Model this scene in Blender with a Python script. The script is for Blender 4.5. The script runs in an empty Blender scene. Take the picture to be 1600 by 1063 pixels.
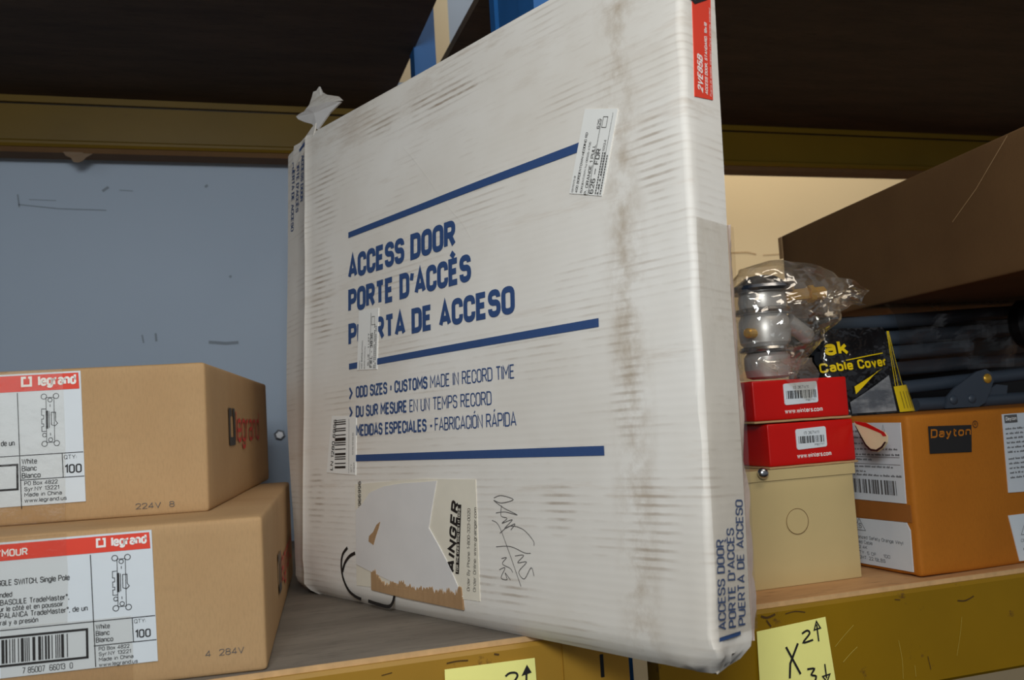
import bpy, math, random
from math import sin, cos, pi, radians
from mathutils import Vector, Matrix, noise

random.seed(7)
SC = bpy.context.scene
COL = SC.collection

def S(r, g, b):
    f = lambda c: (c / 255 / 12.92) if c / 255 <= .04045 else ((c / 255 + .055) / 1.055) ** 2.4
    return (f(r), f(g), f(b), 1.0)

# ------------------------------------------------------------------ camera
cam = bpy.data.cameras.new('camera')
camo = bpy.data.objects.new('camera', cam)
COL.objects.link(camo)
cam.sensor_width = 23.5
cam.lens = 1400.0 / 1600.0 * 23.5
cam.clip_start = .02
cam.dof.use_dof = True
cam.dof.focus_distance = .78
cam.dof.aperture_fstop = 7.0
camo.matrix_world = Matrix((
    (0.95510966, 0.03320979, -0.29438519, 0),
    (-0.29002004, -0.09793955, -0.95199591, 0),
    (-0.06044753, 0.9946381, -0.08391151, 0),
    (0, 0, 0, 1)))
SC.camera = camo

# ------------------------------------------------------------------ light
world = bpy.data.worlds.new('world')
SC.world = world
world.use_nodes = True
bg = world.node_tree.nodes['Background']
bg.inputs[0].default_value = (.88, .92, 1.0, 1)
bg.inputs[1].default_value = .15

def area(name, loc, target, sx, sy, power, color):
    l = bpy.data.lights.new(name, 'AREA')
    l.shape = 'RECTANGLE'
    l.size, l.size_y = sx, sy
    l.energy = power
    l.color = color
    o = bpy.data.objects.new(name, l)
    COL.objects.link(o)
    o.location = loc
    d = Vector(target) - Vector(loc)
    o.rotation_euler = d.to_track_quat('-Z', 'Y').to_euler()
    return o

# the aisle's ceiling fixtures and the daylight from the open bay door across the aisle
area('ceiling_fixture_light', (.75, -.9, 2.0), (.6, .8, -.1), 1.6, .5, 14, (1.0, .90, .76))
area('bay_door_daylight', (-1.5, -2.4, .75), (.2, 1.0, .1), 1.8, 1.6, 12, (.88, .95, 1.0))
area('photographers_lamp', (-.12, -.25, .35), (.3, .9, .05), .34, .22, 7.0, (.93, .98, 1.0))
area('next_aisle_fixture_light', (1.5, 1.95, 1.7), (1.35, 2.3, .4), 1.2, .3, 22, (1.0, .86, .66))
area('upper_shelf_light', (.5, .9, 2.2), (.4, 1.5, .7), .5, .5, 6, (1.0, .95, .9))

vs = SC.view_settings
vs.view_transform = 'Standard'
vs.look = 'None'
vs.exposure = 0.0
vs.gamma = 1.0
vs.use_curve_mapping = False

# ------------------------------------------------------------------ materials
class NT:
    def __init__(s, name):
        s.m = bpy.data.materials.new(name)
        s.m.use_nodes = True
        s.n = s.m.node_tree.nodes
        s.l = s.m.node_tree.links
        s.b = s.n['Principled BSDF']
        s.out = s.n['Material Output']
        s.tc = None
    def co(s, scale=(1, 1, 1), rot=(0, 0, 0)):
        if not s.tc:
            s.tc = s.n.new('ShaderNodeTexCoord')
        mp = s.n.new('ShaderNodeMapping')
        mp.inputs['Scale'].default_value = scale
        mp.inputs['Rotation'].default_value = rot
        s.l.new(s.tc.outputs['Object'], mp.inputs[0])
        return mp.outputs[0]
    def noise(s, scale, detail=4, rough=.55, vscale=(1, 1, 1), rot=(0, 0, 0)):
        t = s.n.new('ShaderNodeTexNoise')
        t.inputs['Scale'].default_value = scale
        t.inputs['Detail'].default_value = detail
        t.inputs['Roughness'].default_value = rough
        s.l.new(s.co(vscale, rot), t.inputs['Vector'])
        return t.outputs['Fac']
    def wave(s, scale, dirn='Z', dist=0.0, dscale=2.0):
        t = s.n.new('ShaderNodeTexWave')
        t.bands_direction = dirn
        t.inputs['Scale'].default_value = scale
        t.inputs['Distortion'].default_value = dist
        t.inputs['Detail Scale'].default_value = dscale
        s.l.new(s.co(), t.inputs['Vector'])
        return t.outputs['Fac']
    def ramp(s, fac, a, b):
        r = s.n.new('ShaderNodeMapRange')
        r.inputs['From Min'].default_value = a
        r.inputs['From Max'].default_value = b
        s.l.new(fac, r.inputs['Value'])
        return r.outputs['Result']
    def math(s, op, a, b=None):
        r = s.n.new('ShaderNodeMath')
        r.operation = op
        for i, v in enumerate((a, b)):
            if v is None:
                continue
            if isinstance(v, (int, float)):
                r.inputs[i].default_value = v
            else:
                s.l.new(v, r.inputs[i])
        return r.outputs[0]
    def axis(s, k):
        x = s.n.new('ShaderNodeSeparateXYZ')
        s.l.new(s.co(), x.inputs[0])
        return x.outputs[k]
    def mix(s, fac, a, b):
        r = s.n.new('ShaderNodeMix')
        r.data_type = 'RGBA'
        if isinstance(fac, (int, float)):
            r.inputs[0].default_value = fac
        else:
            s.l.new(fac, r.inputs[0])
        for i, v in ((6, a), (7, b)):
            if isinstance(v, tuple):
                r.inputs[i].default_value = v
            else:
                s.l.new(v, r.inputs[i])
        return r.outputs[2]
    def color(s, c):
        if isinstance(c, tuple):
            s.b.inputs['Base Color'].default_value = c
        else:
            s.l.new(c, s.b.inputs['Base Color'])
    def bump(s, h, strength, dist):
        r = s.n.new('ShaderNodeBump')
        r.inputs['Strength'].default_value = strength
        r.inputs['Distance'].default_value = dist
        s.l.new(h, r.inputs['Height'])
        s.l.new(r.outputs[0], s.b.inputs['Normal'])
        return r.outputs[0]
    def set(s, rough=.6, metal=0.0, spec=.4):
        s.b.inputs['Roughness'].default_value = rough
        s.b.inputs['Metallic'].default_value = metal
        s.b.inputs['Specular IOR Level'].default_value = spec
        return s

def plain(name, c, rough=.6, metal=0.0, spec=.4, var=.08, nscale=60):
    t = NT(name).set(rough, metal, spec)
    dark = tuple(max(0, x * (1 - 2 * var)) for x in c[:3]) + (1,)
    t.color(t.mix(t.noise(nscale), dark, tuple(min(1, x * (1 + var)) for x in c[:3]) + (1,)))
    return t.m

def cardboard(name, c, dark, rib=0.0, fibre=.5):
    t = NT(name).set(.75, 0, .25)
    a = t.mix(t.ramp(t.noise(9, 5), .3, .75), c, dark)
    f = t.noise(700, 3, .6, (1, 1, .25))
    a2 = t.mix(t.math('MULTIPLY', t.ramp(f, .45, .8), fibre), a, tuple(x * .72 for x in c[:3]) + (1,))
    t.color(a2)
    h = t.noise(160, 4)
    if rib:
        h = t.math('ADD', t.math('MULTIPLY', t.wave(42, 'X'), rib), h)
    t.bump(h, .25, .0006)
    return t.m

M = {}
# white corrugated carton: printed white liner with flute lines, scuffs and handling stains
t = NT('white_liner').set(.62, 0, .35)
base = t.mix(t.ramp(t.noise(6, 5), .35, .75), S(228, 223, 215), S(212, 204, 192))
flute = t.wave(52, 'Z', .5, 1.5)
scuff = t.math('MULTIPLY', t.ramp(flute, .62, 1.0), t.ramp(t.noise(11, 5, .6, (1, 1, 2.2)), .50, .72))
base = t.mix(t.math('MULTIPLY', scuff, .42), base, S(150, 128, 104))
wide = t.math('MULTIPLY', t.ramp(t.noise(14, 6, .7, (.35, 1, 3.5), (0, .05, 0)), .60, .74), .30)
base = t.mix(wide, base, S(168, 142, 112))
# a vertical handling stain near the right edge of the front
u = t.axis(0)
g = t.math('SUBTRACT', 1.0, t.math('MULTIPLY', t.math('ABSOLUTE', t.math('SUBTRACT', u, .204)), 42.0))
g = t.math('MULTIPLY', t.math('MAXIMUM', g, 0.0), t.ramp(t.noise(38, 5, .65, (1, 1, .8)), .42, .68))
base = t.mix(t.math('MULTIPLY', g, .62), base, S(140, 112, 70))
# dirt along the top edge and the lower left corner
v = t.axis(2)
g2 = t.math('MULTIPLY', t.ramp(v, .40, .52), t.ramp(t.noise(26, 6, .7, (.5, 1, 2.5), (0, -.2, 0)), .50, .70))
base = t.mix(t.math('MULTIPLY', g2, .40), base, S(150, 122, 88))
# patches of scuffing where the flutes have rubbed: (u, v, half width, half height, strength)
for pu, pv, ru, rv, am in ((-42, 68, 26, 46, .55), (-134, 84, 22, 24, .7), (-490, 86, 20, 34, .8), (-480, 300, 28, 70, .7), (-24, 330, 22, 42, .6), (-230, 18, 90, 16, .55), (-300, 455, 120, 15, .75), (-235, 449, 60, 6, .6), (-470, 410, 30, 50, .6), (-60, 180, 18, 60, .5)):
    dx = t.math('MULTIPLY', t.math('SUBTRACT', t.axis(0), pu * .001 + .26), 1000 / ru)
    dz = t.math('MULTIPLY', t.math('SUBTRACT', t.axis(2), pv * .001 + .019), 1000 / rv)
    m = t.math('MAXIMUM', t.math('SUBTRACT', 1.0, t.math('ADD', t.math('MULTIPLY', dx, dx), t.math('MULTIPLY', dz, dz))), 0.0)
    m = t.math('MULTIPLY', m, t.math('MULTIPLY', t.ramp(flute, .45, .95), t.ramp(t.noise(48, 4, .6, (.5, 1, 1)), .36, .62)))
    base = t.mix(t.math('MULTIPLY', m, am), base, S(128, 102, 72))
t.color(base)
h = t.math('ADD', t.math('MULTIPLY', flute, .5), t.math('MULTIPLY', t.noise(45, 5), 1.1))
t.bump(h, .16, .0007)
M['white_liner'] = t.m

M['kraft'] = cardboard('kraft_board', S(184, 150, 108), S(172, 136, 95))
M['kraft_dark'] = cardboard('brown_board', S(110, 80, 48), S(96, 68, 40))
M['kraft_orange'] = cardboard('orange_kraft_board', S(180, 108, 28), S(164, 96, 22))
M['kraft_torn'] = cardboard('torn_kraft', S(176, 142, 104), S(146, 112, 78), .5)
M['tape_brown'] = plain('brown_paper_tape', S(150, 92, 42), .4)
M['blue_ink'] = plain('blue_ink', S(50, 76, 122), .55, var=.05, nscale=300)
M['black_ink'] = plain('black_ink', S(34, 32, 32), .5)
M['grey_ink'] = plain('grey_ink', S(92, 90, 90), .6)
M['red_ink'] = plain('red_ink', S(226, 66, 44), .45, var=.03)
M['red_print'] = plain('red_box_print', S(198, 58, 46), .6)
M['white_ink'] = plain('white_ink', S(240, 236, 230), .5, var=.02)
M['label'] = plain('label_paper', S(214, 220, 224), .38, var=.02)
M['sticker'] = plain('sticker_paper', S(230, 228, 222), .5, var=.02)
M['label_cool'] = plain('carton_label_paper', S(206, 210, 214), .45, var=.05, nscale=25)
M['cream_paper'] = plain('cream_paper', S(224, 216, 198), .6, var=.04)
M['torn_edge'] = plain('torn_liner_edge', S(196, 176, 164), .7, var=.12, nscale=50)
M['scuff'] = plain('handling_scuff', S(182, 164, 138), .7, var=.2, nscale=90)
M['scratch'] = plain('pale_scratch', S(186, 160, 70), .6)
M['rust'] = plain('rust', S(84, 58, 20), .8, var=.3, nscale=120)
M['torn_white'] = plain('torn_paper', S(216, 212, 208), .75, var=.05, nscale=30)
M['red_gloss'] = plain('red_gloss_card', S(196, 18, 12), .32, spec=.35, var=.04)
M['beige_steel'] = plain('beige_enamel', S(196, 174, 124), .45, var=.02)
M['steel'] = plain('bright_steel', S(190, 190, 192), .25, 1.0)
M['alu'] = plain('cast_aluminium', S(206, 206, 208), .38, .55, var=.05)
M['brass'] = plain('brass', S(222, 172, 66), .3, .55)
M['note_yellow'] = plain('sticky_note_paper', S(250, 244, 146), .6, var=.02)
M['blue_steel'] = plain('blue_enamel', S(40, 98, 158), .4, var=.10, nscale=20)
M['grey_tube'] = plain('grey_enamel', S(62, 71, 82), .42, var=.06)
M['black_plastic'] = plain('black_plastic', S(20, 20, 22), .35)
M['yellow_print'] = plain('yellow_print', S(232, 200, 20), .35, var=.03)
M['cream_card'] = plain('cream_card', S(232, 212, 172), .6, var=.03)
M['concrete'] = plain('floor_concrete', S(34, 30, 26), .8, var=.15, nscale=4)
M['wall_scuff'] = plain('wall_scuff', S(140, 150, 160), .7)
M['tape_torn'] = plain('torn_tape', S(122, 96, 66), .5)

# yellow rack enamel, chipped and rusty
def rack_paint(name, c, wear):
    t = NT(name).set(.42, 0, .4)
    a = t.mix(t.ramp(t.noise(7, 5), .3, .8), c, tuple(x * .80 for x in c[:3]) + (1,))
    chips = t.math('MULTIPLY', t.ramp(t.noise(26, 7, .68), .635, .69), wear)
    a = t.mix(chips, a, S(84, 56, 28))
    t.color(a)
    t.bump(t.noise(60, 4), .12, .001)
    return t.m
M['rack_yellow'] = rack_paint('yellow_enamel', S(146, 110, 4), .8)
M['rack_orange'] = rack_paint('dirty_yellow_enamel', S(166, 124, 40), .9)
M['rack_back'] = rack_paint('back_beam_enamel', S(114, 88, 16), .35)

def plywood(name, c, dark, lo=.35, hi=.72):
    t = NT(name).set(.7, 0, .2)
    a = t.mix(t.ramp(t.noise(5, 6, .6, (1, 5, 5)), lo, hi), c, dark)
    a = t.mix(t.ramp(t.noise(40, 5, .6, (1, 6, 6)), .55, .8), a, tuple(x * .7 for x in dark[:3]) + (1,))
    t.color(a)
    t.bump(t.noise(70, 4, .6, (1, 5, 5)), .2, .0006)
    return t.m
M['ply_grey'] = plywood('worn_plywood', S(128, 119, 108), S(104, 96, 87))
M['ply_tan'] = plywood('tan_plywood', S(198, 152, 104), S(170, 124, 80))
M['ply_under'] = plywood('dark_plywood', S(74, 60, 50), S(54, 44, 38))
M['ply_edge'] = plain('plywood_edge', S(206, 166, 116), .7, var=.15, nscale=120)

def wallpaint(name, c):
    t = NT(name).set(.55, 0, .3)
    a = t.mix(t.ramp(t.noise(2.2, 5), .35, .75), c, tuple(x * .94 for x in c[:3]) + (1,))
    a = t.mix(t.math('MULTIPLY', t.ramp(t.noise(17, 6, .7), .69, .76), .4), a, S(70, 70, 74))
    t.color(a)
    return t.m
M['wall_blue'] = wallpaint('blue_grey_wall_paint', S(176, 190, 206))
M['wall_cream'] = wallpaint('cream_paint_and_warm_light', S(236, 216, 176))

def film(name, tint, gloss, rough, bscale, bstr, face=.35, haze=0.0, crease=False):
    t = NT(name)
    tr = t.n.new('ShaderNodeBsdfTransparent')
    tr.inputs[0].default_value = tint
    gl = t.n.new('ShaderNodeBsdfGlossy')
    gl.inputs['Roughness'].default_value = rough
    gl.inputs['Color'].default_value = (.95, .93, .9, 1)
    lw = t.n.new('ShaderNodeLayerWeight')
    lw.inputs['Blend'].default_value = face
    if crease:
        hn = t.math('ADD', t.math('ABSOLUTE', t.math('SUBTRACT', t.noise(bscale, 1, .5, (1, 1, .35), (0, .5, 0)), .5)), t.math('MULTIPLY', t.math('ABSOLUTE', t.math('SUBTRACT', t.noise(bscale * 1.4, 1, .5, (.4, 1, 1), (0, .35, 0)), .5)), .7))
    else:
        hn = t.noise(bscale, 5, .6)
    nb = t.bump(hn, bstr, .012 if crease else .004)
    t.l.new(nb, gl.inputs['Normal'])
    t.l.new(nb, lw.inputs['Normal'])
    fac = t.math('ADD', t.math('MULTIPLY', lw.outputs['Facing'], .5), gloss)
    mx = t.n.new('ShaderNodeMixShader')
    t.l.new(fac, mx.inputs[0])
    t.l.new(tr.outputs[0], mx.inputs[1])
    t.l.new(gl.outputs[0], mx.inputs[2])
    last = mx.outputs[0]
    if haze:
        df = t.n.new('ShaderNodeBsdfTranslucent')
        df.inputs[0].default_value = (.9, .84, .74, 1)
        d2 = t.n.new('ShaderNodeBsdfDiffuse')
        d2.inputs[0].default_value = (.9, .84, .74, 1)
        ad = t.n.new('ShaderNodeMixShader')
        t.l.new(df.outputs[0], ad.inputs[1])
        t.l.new(d2.outputs[0], ad.inputs[2])
        m2 = t.n.new('ShaderNodeMixShader')
        t.l.new(t.math('MULTIPLY', t.ramp(t.noise(26, 5), .35, .7), haze * 2), m2.inputs[0])
        t.l.new(last, m2.inputs[1])
        t.l.new(ad.outputs[0], m2.inputs[2])
        last = m2.outputs[0]
    t.l.new(last, t.out.inputs[0])
    return t.m
M['bag_film'] = film('clear_bag_film', (.965, .935, .88, 1), .09, .07, 40, .7, .35, .09, True)
M['tape_clear'] = film('clear_packing_tape', (.97, .955, .93, 1), .04, .16, 40, .3, .2)
M['wrap_dark'] = film('smoky_wrap_film', (.74, .72, .70, 1), .012, .3, 22, .5, .2)

# ------------------------------------------------------------------ builders
def thing(name, label, cat, loc=(0, 0, 0), rz=0.0, group=None):
    o = bpy.data.objects.new(name, None)
    o.empty_display_size = .05
    COL.objects.link(o)
    o.location = loc
    o.rotation_euler = (0, 0, rz)
    o['label'] = label
    o['category'] = cat
    if group:
        o['group'] = group
    return o

def obj(name, verts, faces, mat, parent=None, smooth=False, label=None):
    me = bpy.data.meshes.new(name)
    me.from_pydata([tuple(v) for v in verts], [], faces)
    me.validate()
    me.update()
    if smooth:
        me.polygons.foreach_set('use_smooth', [True] * len(me.polygons))
    me.materials.append(M[mat] if isinstance(mat, str) else mat)
    o = bpy.data.objects.new(name, me)
    COL.objects.link(o)
    if parent:
        o.parent = parent
    if label:
        o['label'] = label
    return o

def structure(o):
    o['kind'] = 'structure'
    return o

def tag(o, label, cat, group=None):
    o['label'] = label
    o['category'] = cat
    if group:
        o['group'] = group
    return o

class MB:
    """collects geometry"""
    def __init__(s):
        s.v, s.f = [], []
    def add(s, verts, faces):
        k = len(s.v)
        s.v += [Vector(p) for p in verts]
        s.f += [tuple(i + k for i in q) for q in faces]
        return s
    def box(s, a, b):
        (x0, y0, z0), (x1, y1, z1) = a, b
        return s.add([(x0, y0, z0), (x1, y0, z0), (x1, y1, z0), (x0, y1, z0), (x0, y0, z1), (x1, y0, z1), (x1, y1, z1), (x0, y1, z1)],
                     [(0, 3, 2, 1), (4, 5, 6, 7), (0, 1, 5, 4), (1, 2, 6, 5), (2, 3, 7, 6), (3, 0, 4, 7)])
    def prism(s, prof, p0, du, dv, dw, length):
        """profile of (a,b) along du,dv extruded along dw"""
        n = len(prof)
        p0, du, dv, dw = Vector(p0), Vector(du), Vector(dv), Vector(dw)
        vs = [p0 + du * a + dv * b for a, b in prof] + [p0 + du * a + dv * b + dw * length for a, b in prof]
        return s.add(vs, [tuple(range(n))[::-1], tuple(range(n, 2 * n))] + [(i, (i + 1) % n, n + (i + 1) % n, n + i) for i in range(n)])
    def lathe(s, prof, c=(0, 0, 0), ax=(0, 0, 1), n=32):
        """profile of (radius, height) about an axis"""
        c, ax = Vector(c), Vector(ax).normalized()
        e1 = ax.orthogonal().normalized()
        e2 = ax.cross(e1)
        vs, fs = [], []
        for r, h in prof:
            for k in range(n):
                a = 2 * pi * k / n
                vs.append(c + ax * h + (e1 * cos(a) + e2 * sin(a)) * max(r, 1e-5))
        m = len(prof)
        for i in range(m - 1):
            for k in range(n):
                fs.append((i * n + k, i * n + (k + 1) % n, (i + 1) * n + (k + 1) % n, (i + 1) * n + k))
        fs.append(tuple(range(n))[::-1])
        fs.append(tuple(range((m - 1) * n, m * n)))
        return s.add(vs, fs)
    def tube(s, pts, r, n=12):
        pts = [Vector(p) for p in pts]
        vs, fs = [], []
        for i, p in enumerate(pts):
            d = (pts[min(i + 1, len(pts) - 1)] - pts[max(i - 1, 0)]).normalized()
            e1 = d.cross(Vector((.13, .31, .94))).normalized()
            e2 = d.cross(e1)
            for k in range(n):
                a = 2 * pi * k / n
                vs.append(p + (e1 * cos(a) + e2 * sin(a)) * r)
        for i in range(len(pts) - 1):
            for k in range(n):
                fs.append((i * n + k, i * n + (k + 1) % n, (i + 1) * n + (k + 1) % n, (i + 1) * n + k))
        fs.append(tuple(range(n))[::-1])
        fs.append(tuple(range((len(pts) - 1) * n, len(pts) * n)))
        return s.add(vs, fs)
    def build(s, name, mat, parent=None, smooth=False, label=None):
        return obj(name, s.v, s.f, mat, parent, smooth, label)

def auto_smooth(o, ang=35):
    me = o.data
    me.polygons.foreach_set('use_smooth', [True] * len(me.polygons))
    try:
        me.set_sharp_from_angle(angle=radians(ang))
    except Exception:
        pass
    return o

def rbox(x0, x1, y0, y1, z0, z1, r, n=14, warp=None):
    """rounded box as a grid on the cuboid; warp(Vector)->Vector"""
    mb = MB()
    lo, hi = Vector((x0, y0, z0)), Vector((x1, y1, z1))
    def ticks(a, b):
        core = [a + r + (b - a - 2 * r) * i / n for i in range(n + 1)]
        return [a, a + r * .35] + core + [b - r * .35, b]
    T = [ticks(lo[i], hi[i]) for i in range(3)]
    idx = {}
    def vid(p):
        key = tuple(round(c, 6) for c in p)
        if key in idx:
            return idx[key]
        q = Vector(p)
        inner = Vector([min(max(q[i], lo[i] + r), hi[i] - r) for i in range(3)])
        d = q - inner
        if d.length > 1e-9:
            q = inner + d.normalized() * r
        if warp:
            q = warp(q)
        mb.v.append(q)
        idx[key] = len(mb.v) - 1
        return idx[key]
    for ax in range(3):
        a, b = (ax + 1) % 3, (ax + 2) % 3
        for side, val in ((0, lo[ax]), (1, hi[ax])):
            for i in range(len(T[a]) - 1):
                for j in range(len(T[b]) - 1):
                    q = []
                    for ii, jj in ((i, j), (i + 1, j), (i + 1, j + 1), (i, j + 1)):
                        p = [0, 0, 0]
                        p[ax], p[a], p[b] = val, T[a][ii], T[b][jj]
                        q.append(vid(p))
                    mb.f.append(tuple(q) if side else tuple(q[::-1]))
    return mb

# ---- printing: flat marks laid on a face; frame(a, b, off) -> local point
# a plain grotesque lettering set drawn as pen strokes on a cap height of 1; corners are rounded unless marked 0
def _st(txt):
    out = []
    for part in txt.split('|'):
        pts = []
        for q in part.split():
            c = q.split(',')
            pts.append((float(c[0]), float(c[1]), float(c[2]) if len(c) > 2 else None))
        out.append(pts)
    return out
_F = {
 'A': (.56, '0,0,0 .28,1,0 .56,0,0|.09,.27 .47,.27'), 'B': (.5, '0,.53,0 .46,.53 .46,1 0,1,0 0,0,0 .5,0 .5,.53 0,.53,0'),
 'C': (.48, '.48,.68 .48,1 0,1 0,0 .48,0 .48,.32'), 'D': (.5, '0,0,0 0,1,0 .5,1 .5,0 0,0,0 0,.1,0'), 'E': (.44, '.44,1 0,1,0 0,0,0 .44,0|0,.52 .38,.52'),
 'F': (.42, '.42,1 0,1,0 0,0|0,.5 .37,.5'), 'G': (.5, '.5,.7 .5,1 0,1 0,0 .5,0 .5,.48,0 .27,.48'), 'H': (.5, '0,0 0,1|.5,0 .5,1|0,.52 .5,.52'),
 'I': (.0, '0,0 0,1'), 'J': (.36, '.36,1 .36,0 0,0 0,.2'), 'K': (.5, '0,0 0,1|.48,1 .02,.42|.16,.58 .5,0'), 'L': (.4, '0,1 0,0,0 .4,0'),
 'M': (.64, '0,0 0,1,0 .32,.36,0 .64,1,0 .64,0'), 'N': (.52, '0,0 0,1,0 .52,0,0 .52,1'), 'O': (.5, '.25,1 0,1 0,0 .5,0 .5,1 .25,1'),
 'P': (.5, '0,0 0,1,0 .5,1 .5,.46 0,.46'), 'Q': (.5, '.25,1 0,1 0,0 .5,0 .5,1 .25,1|.3,.25 .55,-.06'), 'R': (.5, '0,0 0,1,0 .49,1 .49,.48 0,.48|.26,.48 .51,0'),
 'S': (.48, '.47,.76 .47,1 0,1 .0,.53 .48,.53 .48,0 0,0 0,.26'), 'T': (.5, '0,1 .5,1|.25,1 .25,0'), 'U': (.5, '0,1 0,0 .5,0 .5,1'),
 'V': (.54, '0,1 .27,0,0 .54,1'), 'W': (.84, '0,1 .21,0,0 .42,.95,0 .63,0,0 .84,1'), 'X': (.52, '0,0 .52,1|0,1 .52,0'), 'Y': (.52, '0,1 .26,.42,0 .52,1|.26,.42 .26,0'), 'Z': (.48, '0,1 .48,1,0 0,0,0 .48,0'),
 'a': (.4, '.03,.56 .03,.7 .4,.7 .4,0|.4,.4 0,.4 0,0 .4,0 .4,.2'), 'b': (.42, '0,1 0,0 .42,0 .42,.7 0,.7 0,.4'), 'c': (.38, '.38,.5 .38,.7 0,.7 0,0 .38,0 .38,.2'), 'd': (.42, '.42,1 .42,0 0,0 0,.7 .42,.7 .42,.4'),
 'e': (.4, '0,.36 .4,.36,0 .4,.7 0,.7 0,0 .39,0 .39,.16'), 'f': (.28, '.28,1 .1,1 .1,0|0,.7 .26,.7'), 'g': (.42, '.42,.7 .42,-.25 .02,-.25 .02,-.1|.42,.4 .42,0 0,0 0,.7 .42,.7 .42,.4'), 'h': (.4, '0,0 0,1|0,.4 0,.7 .4,.7 .4,0'),
 'i': (.0, '0,0 0,.7|0,.9 0,1'), 'j': (.14, '.12,.7 .12,-.25 0,-.25|.12,.9 .12,1'), 'k': (.4, '0,0 0,1|.36,.7 .02,.28|.14,.42 .4,0'), 'l': (.0, '0,0 0,1'), 'm': (.62, '0,0 0,.7|0,.5 0,.7 .31,.7 .31,0|.31,.5 .31,.7 .62,.7 .62,0'),
 'n': (.4, '0,0 0,.7|0,.4 0,.7 .4,.7 .4,0'), 'o': (.42, '.21,.7 0,.7 0,0 .42,0 .42,.7 .21,.7'), 'p': (.42, '0,-.28 0,.7 .42,.7 .42,0 0,0 0,.3'), 'q': (.42, '.42,-.28 .42,.7 0,.7 0,0 .42,0'), 'r': (.24, '0,0 0,.7|0,.4 0,.7 .25,.7'),
 's': (.36, '.35,.55 .35,.7 0,.7 0,.36 .36,.36 .36,0 0,0 0,.16'), 't': (.26, '.08,.95 .08,0 .27,0|0,.7 .26,.7'), 'u': (.4, '0,.7 0,0 .4,0 .4,.3|.4,.7 .4,0'), 'v': (.4, '0,.7 .2,0,0 .4,.7'), 'w': (.62, '0,.7 .155,0,0 .31,.66,0 .465,0,0 .62,.7'),
 'x': (.38, '0,0 .38,.7|0,.7 .38,0'), 'y': (.4, '0,.7 .2,.03|.4,.7 .12,-.28,0 .0,-.28'), 'z': (.36, '0,.7 .36,.7,0 0,0,0 .36,0'),
 '0': (.46, '.23,1 0,1 0,0 .46,0 .46,1 .23,1'), '1': (.2, '0,.78 .2,1,0 .2,0'), '2': (.46, '0,.74 0,1 .46,1 .46,.6 0,0,0 .48,0'), '3': (.46, '0,.8 0,1 .44,1 .44,.54 .14,.54,0 .46,.54 .46,0 0,0 0,.22'),
 '4': (.5, '.36,0 .36,1,0 0,.24,0 .5,.24'), '5': (.46, '.42,1 .04,1,0 .0,.52,0 .46,.62 .46,0 0,0 0,.2'), '6': (.46, '.42,.84 .42,1 0,1 0,0 .46,0 .46,.57 0,.57 0,.4'), '7': (.44, '0,1 .44,1,0 .14,0'), '8': (.46, '.23,.54 .02,.54 .02,1 .44,1 .44,.54 0,.54 0,0 .46,0 .46,.54 .2,.54'), '9': (.46, '.04,.16 .04,0 .46,0 .46,1 0,1 0,.43 .46,.43 .46,.6'),
 '.': (.0, '0,0 0,.12'), ',': (.06, '.05,.1 0,-.14'), ':': (.0, '0,.08 0,.2|0,.5 0,.62'), '-': (.26, '0,.4 .26,.4'), '—': (.7, '0,.4 .7,.4'), '•': (.16, '0,.32 .2,.32|0,.45 .2,.45|0,.58 .2,.58'), '’': (.06, '.06,1.0 0,.66'), '(': (.14, '.14,1.05 0,.8 0,.2 .14,-.1'), ')': (.14, '0,1.05 .14,.8 .14,.2 0,-.1'), '/': (.3, '0,-.05 .3,1.05'), '&': (.54, '.54,.0 .1,.7 .1,1 .38,1 .38,.7 0,.3 0,0 .4,0 .52,.4'), '®': (.22, '.11,1 0,1 0,.72 .22,.72 .22,1 .11,1')}
_ACC = {'è': ('e', '.12,.98 .24,.84'), 'È': ('E', '.06,1.42 .27,1.2'), 'À': ('A', '.2,1.36 .32,1.18'), 'Á': ('A', '.26,1.18 .38,1.36'), 'Ó': ('O', '.2,1.18 .32,1.36'), 'é': ('e', '.16,.84 .28,.98'), 'ó': ('o', '.17,.84 .29,.98'), 'ô': ('o', '.1,.84 .21,.98,0 .32,.84')}
_rounded = {}
def glyph(ch):
    if ch not in _rounded:
        acc = None
        if ch in _ACC:
            base, acc = _ACC[ch]
        else:
            base = ch
        adv, txt = _F[base]
        strokes = []
        for pts in _st(txt + ('|' + acc if acc else '')):
            P = []
            n = len(pts)
            for i, (x, y, r) in enumerate(pts):
                p = Vector((x, y))
                if i in (0, n - 1) or r == 0:
                    P.append(p)
                    continue
                a, b = Vector(pts[i - 1][:2]), Vector(pts[i + 1][:2])
                la, lb = (a - p).length, (b - p).length
                ra = min(.24, la * (.5 if 1 < i else 1), lb * (.5 if i < n - 2 else 1))
                p0, p1 = p + (a - p).normalized() * ra, p + (b - p).normalized() * ra
                for k in range(6):
                    q = k / 5
                    P.append(p0 * (1 - q) ** 2 + p * (2 * q * (1 - q)) + p1 * q * q)
            Q = [P[0]]
            for p in P[1:]:
                if (p - Q[-1]).length > 1e-4:
                    Q.append(p)
            strokes.append(Q)
        _rounded[ch] = (adv, strokes)
    return _rounded[ch]

def strokes_of(txt, gap):
    """skeleton strokes of a line of lettering and its length, cap height 1"""
    x, out = 0.0, []
    for ch in txt:
        if ch == ' ':
            x += .30 + gap * .4
            continue
        adv, st = glyph(ch)
        out += [[Vector((p.x + x, p.y)) for p in q] for q in st]
        x += adv + gap
    return out, x - gap

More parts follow.
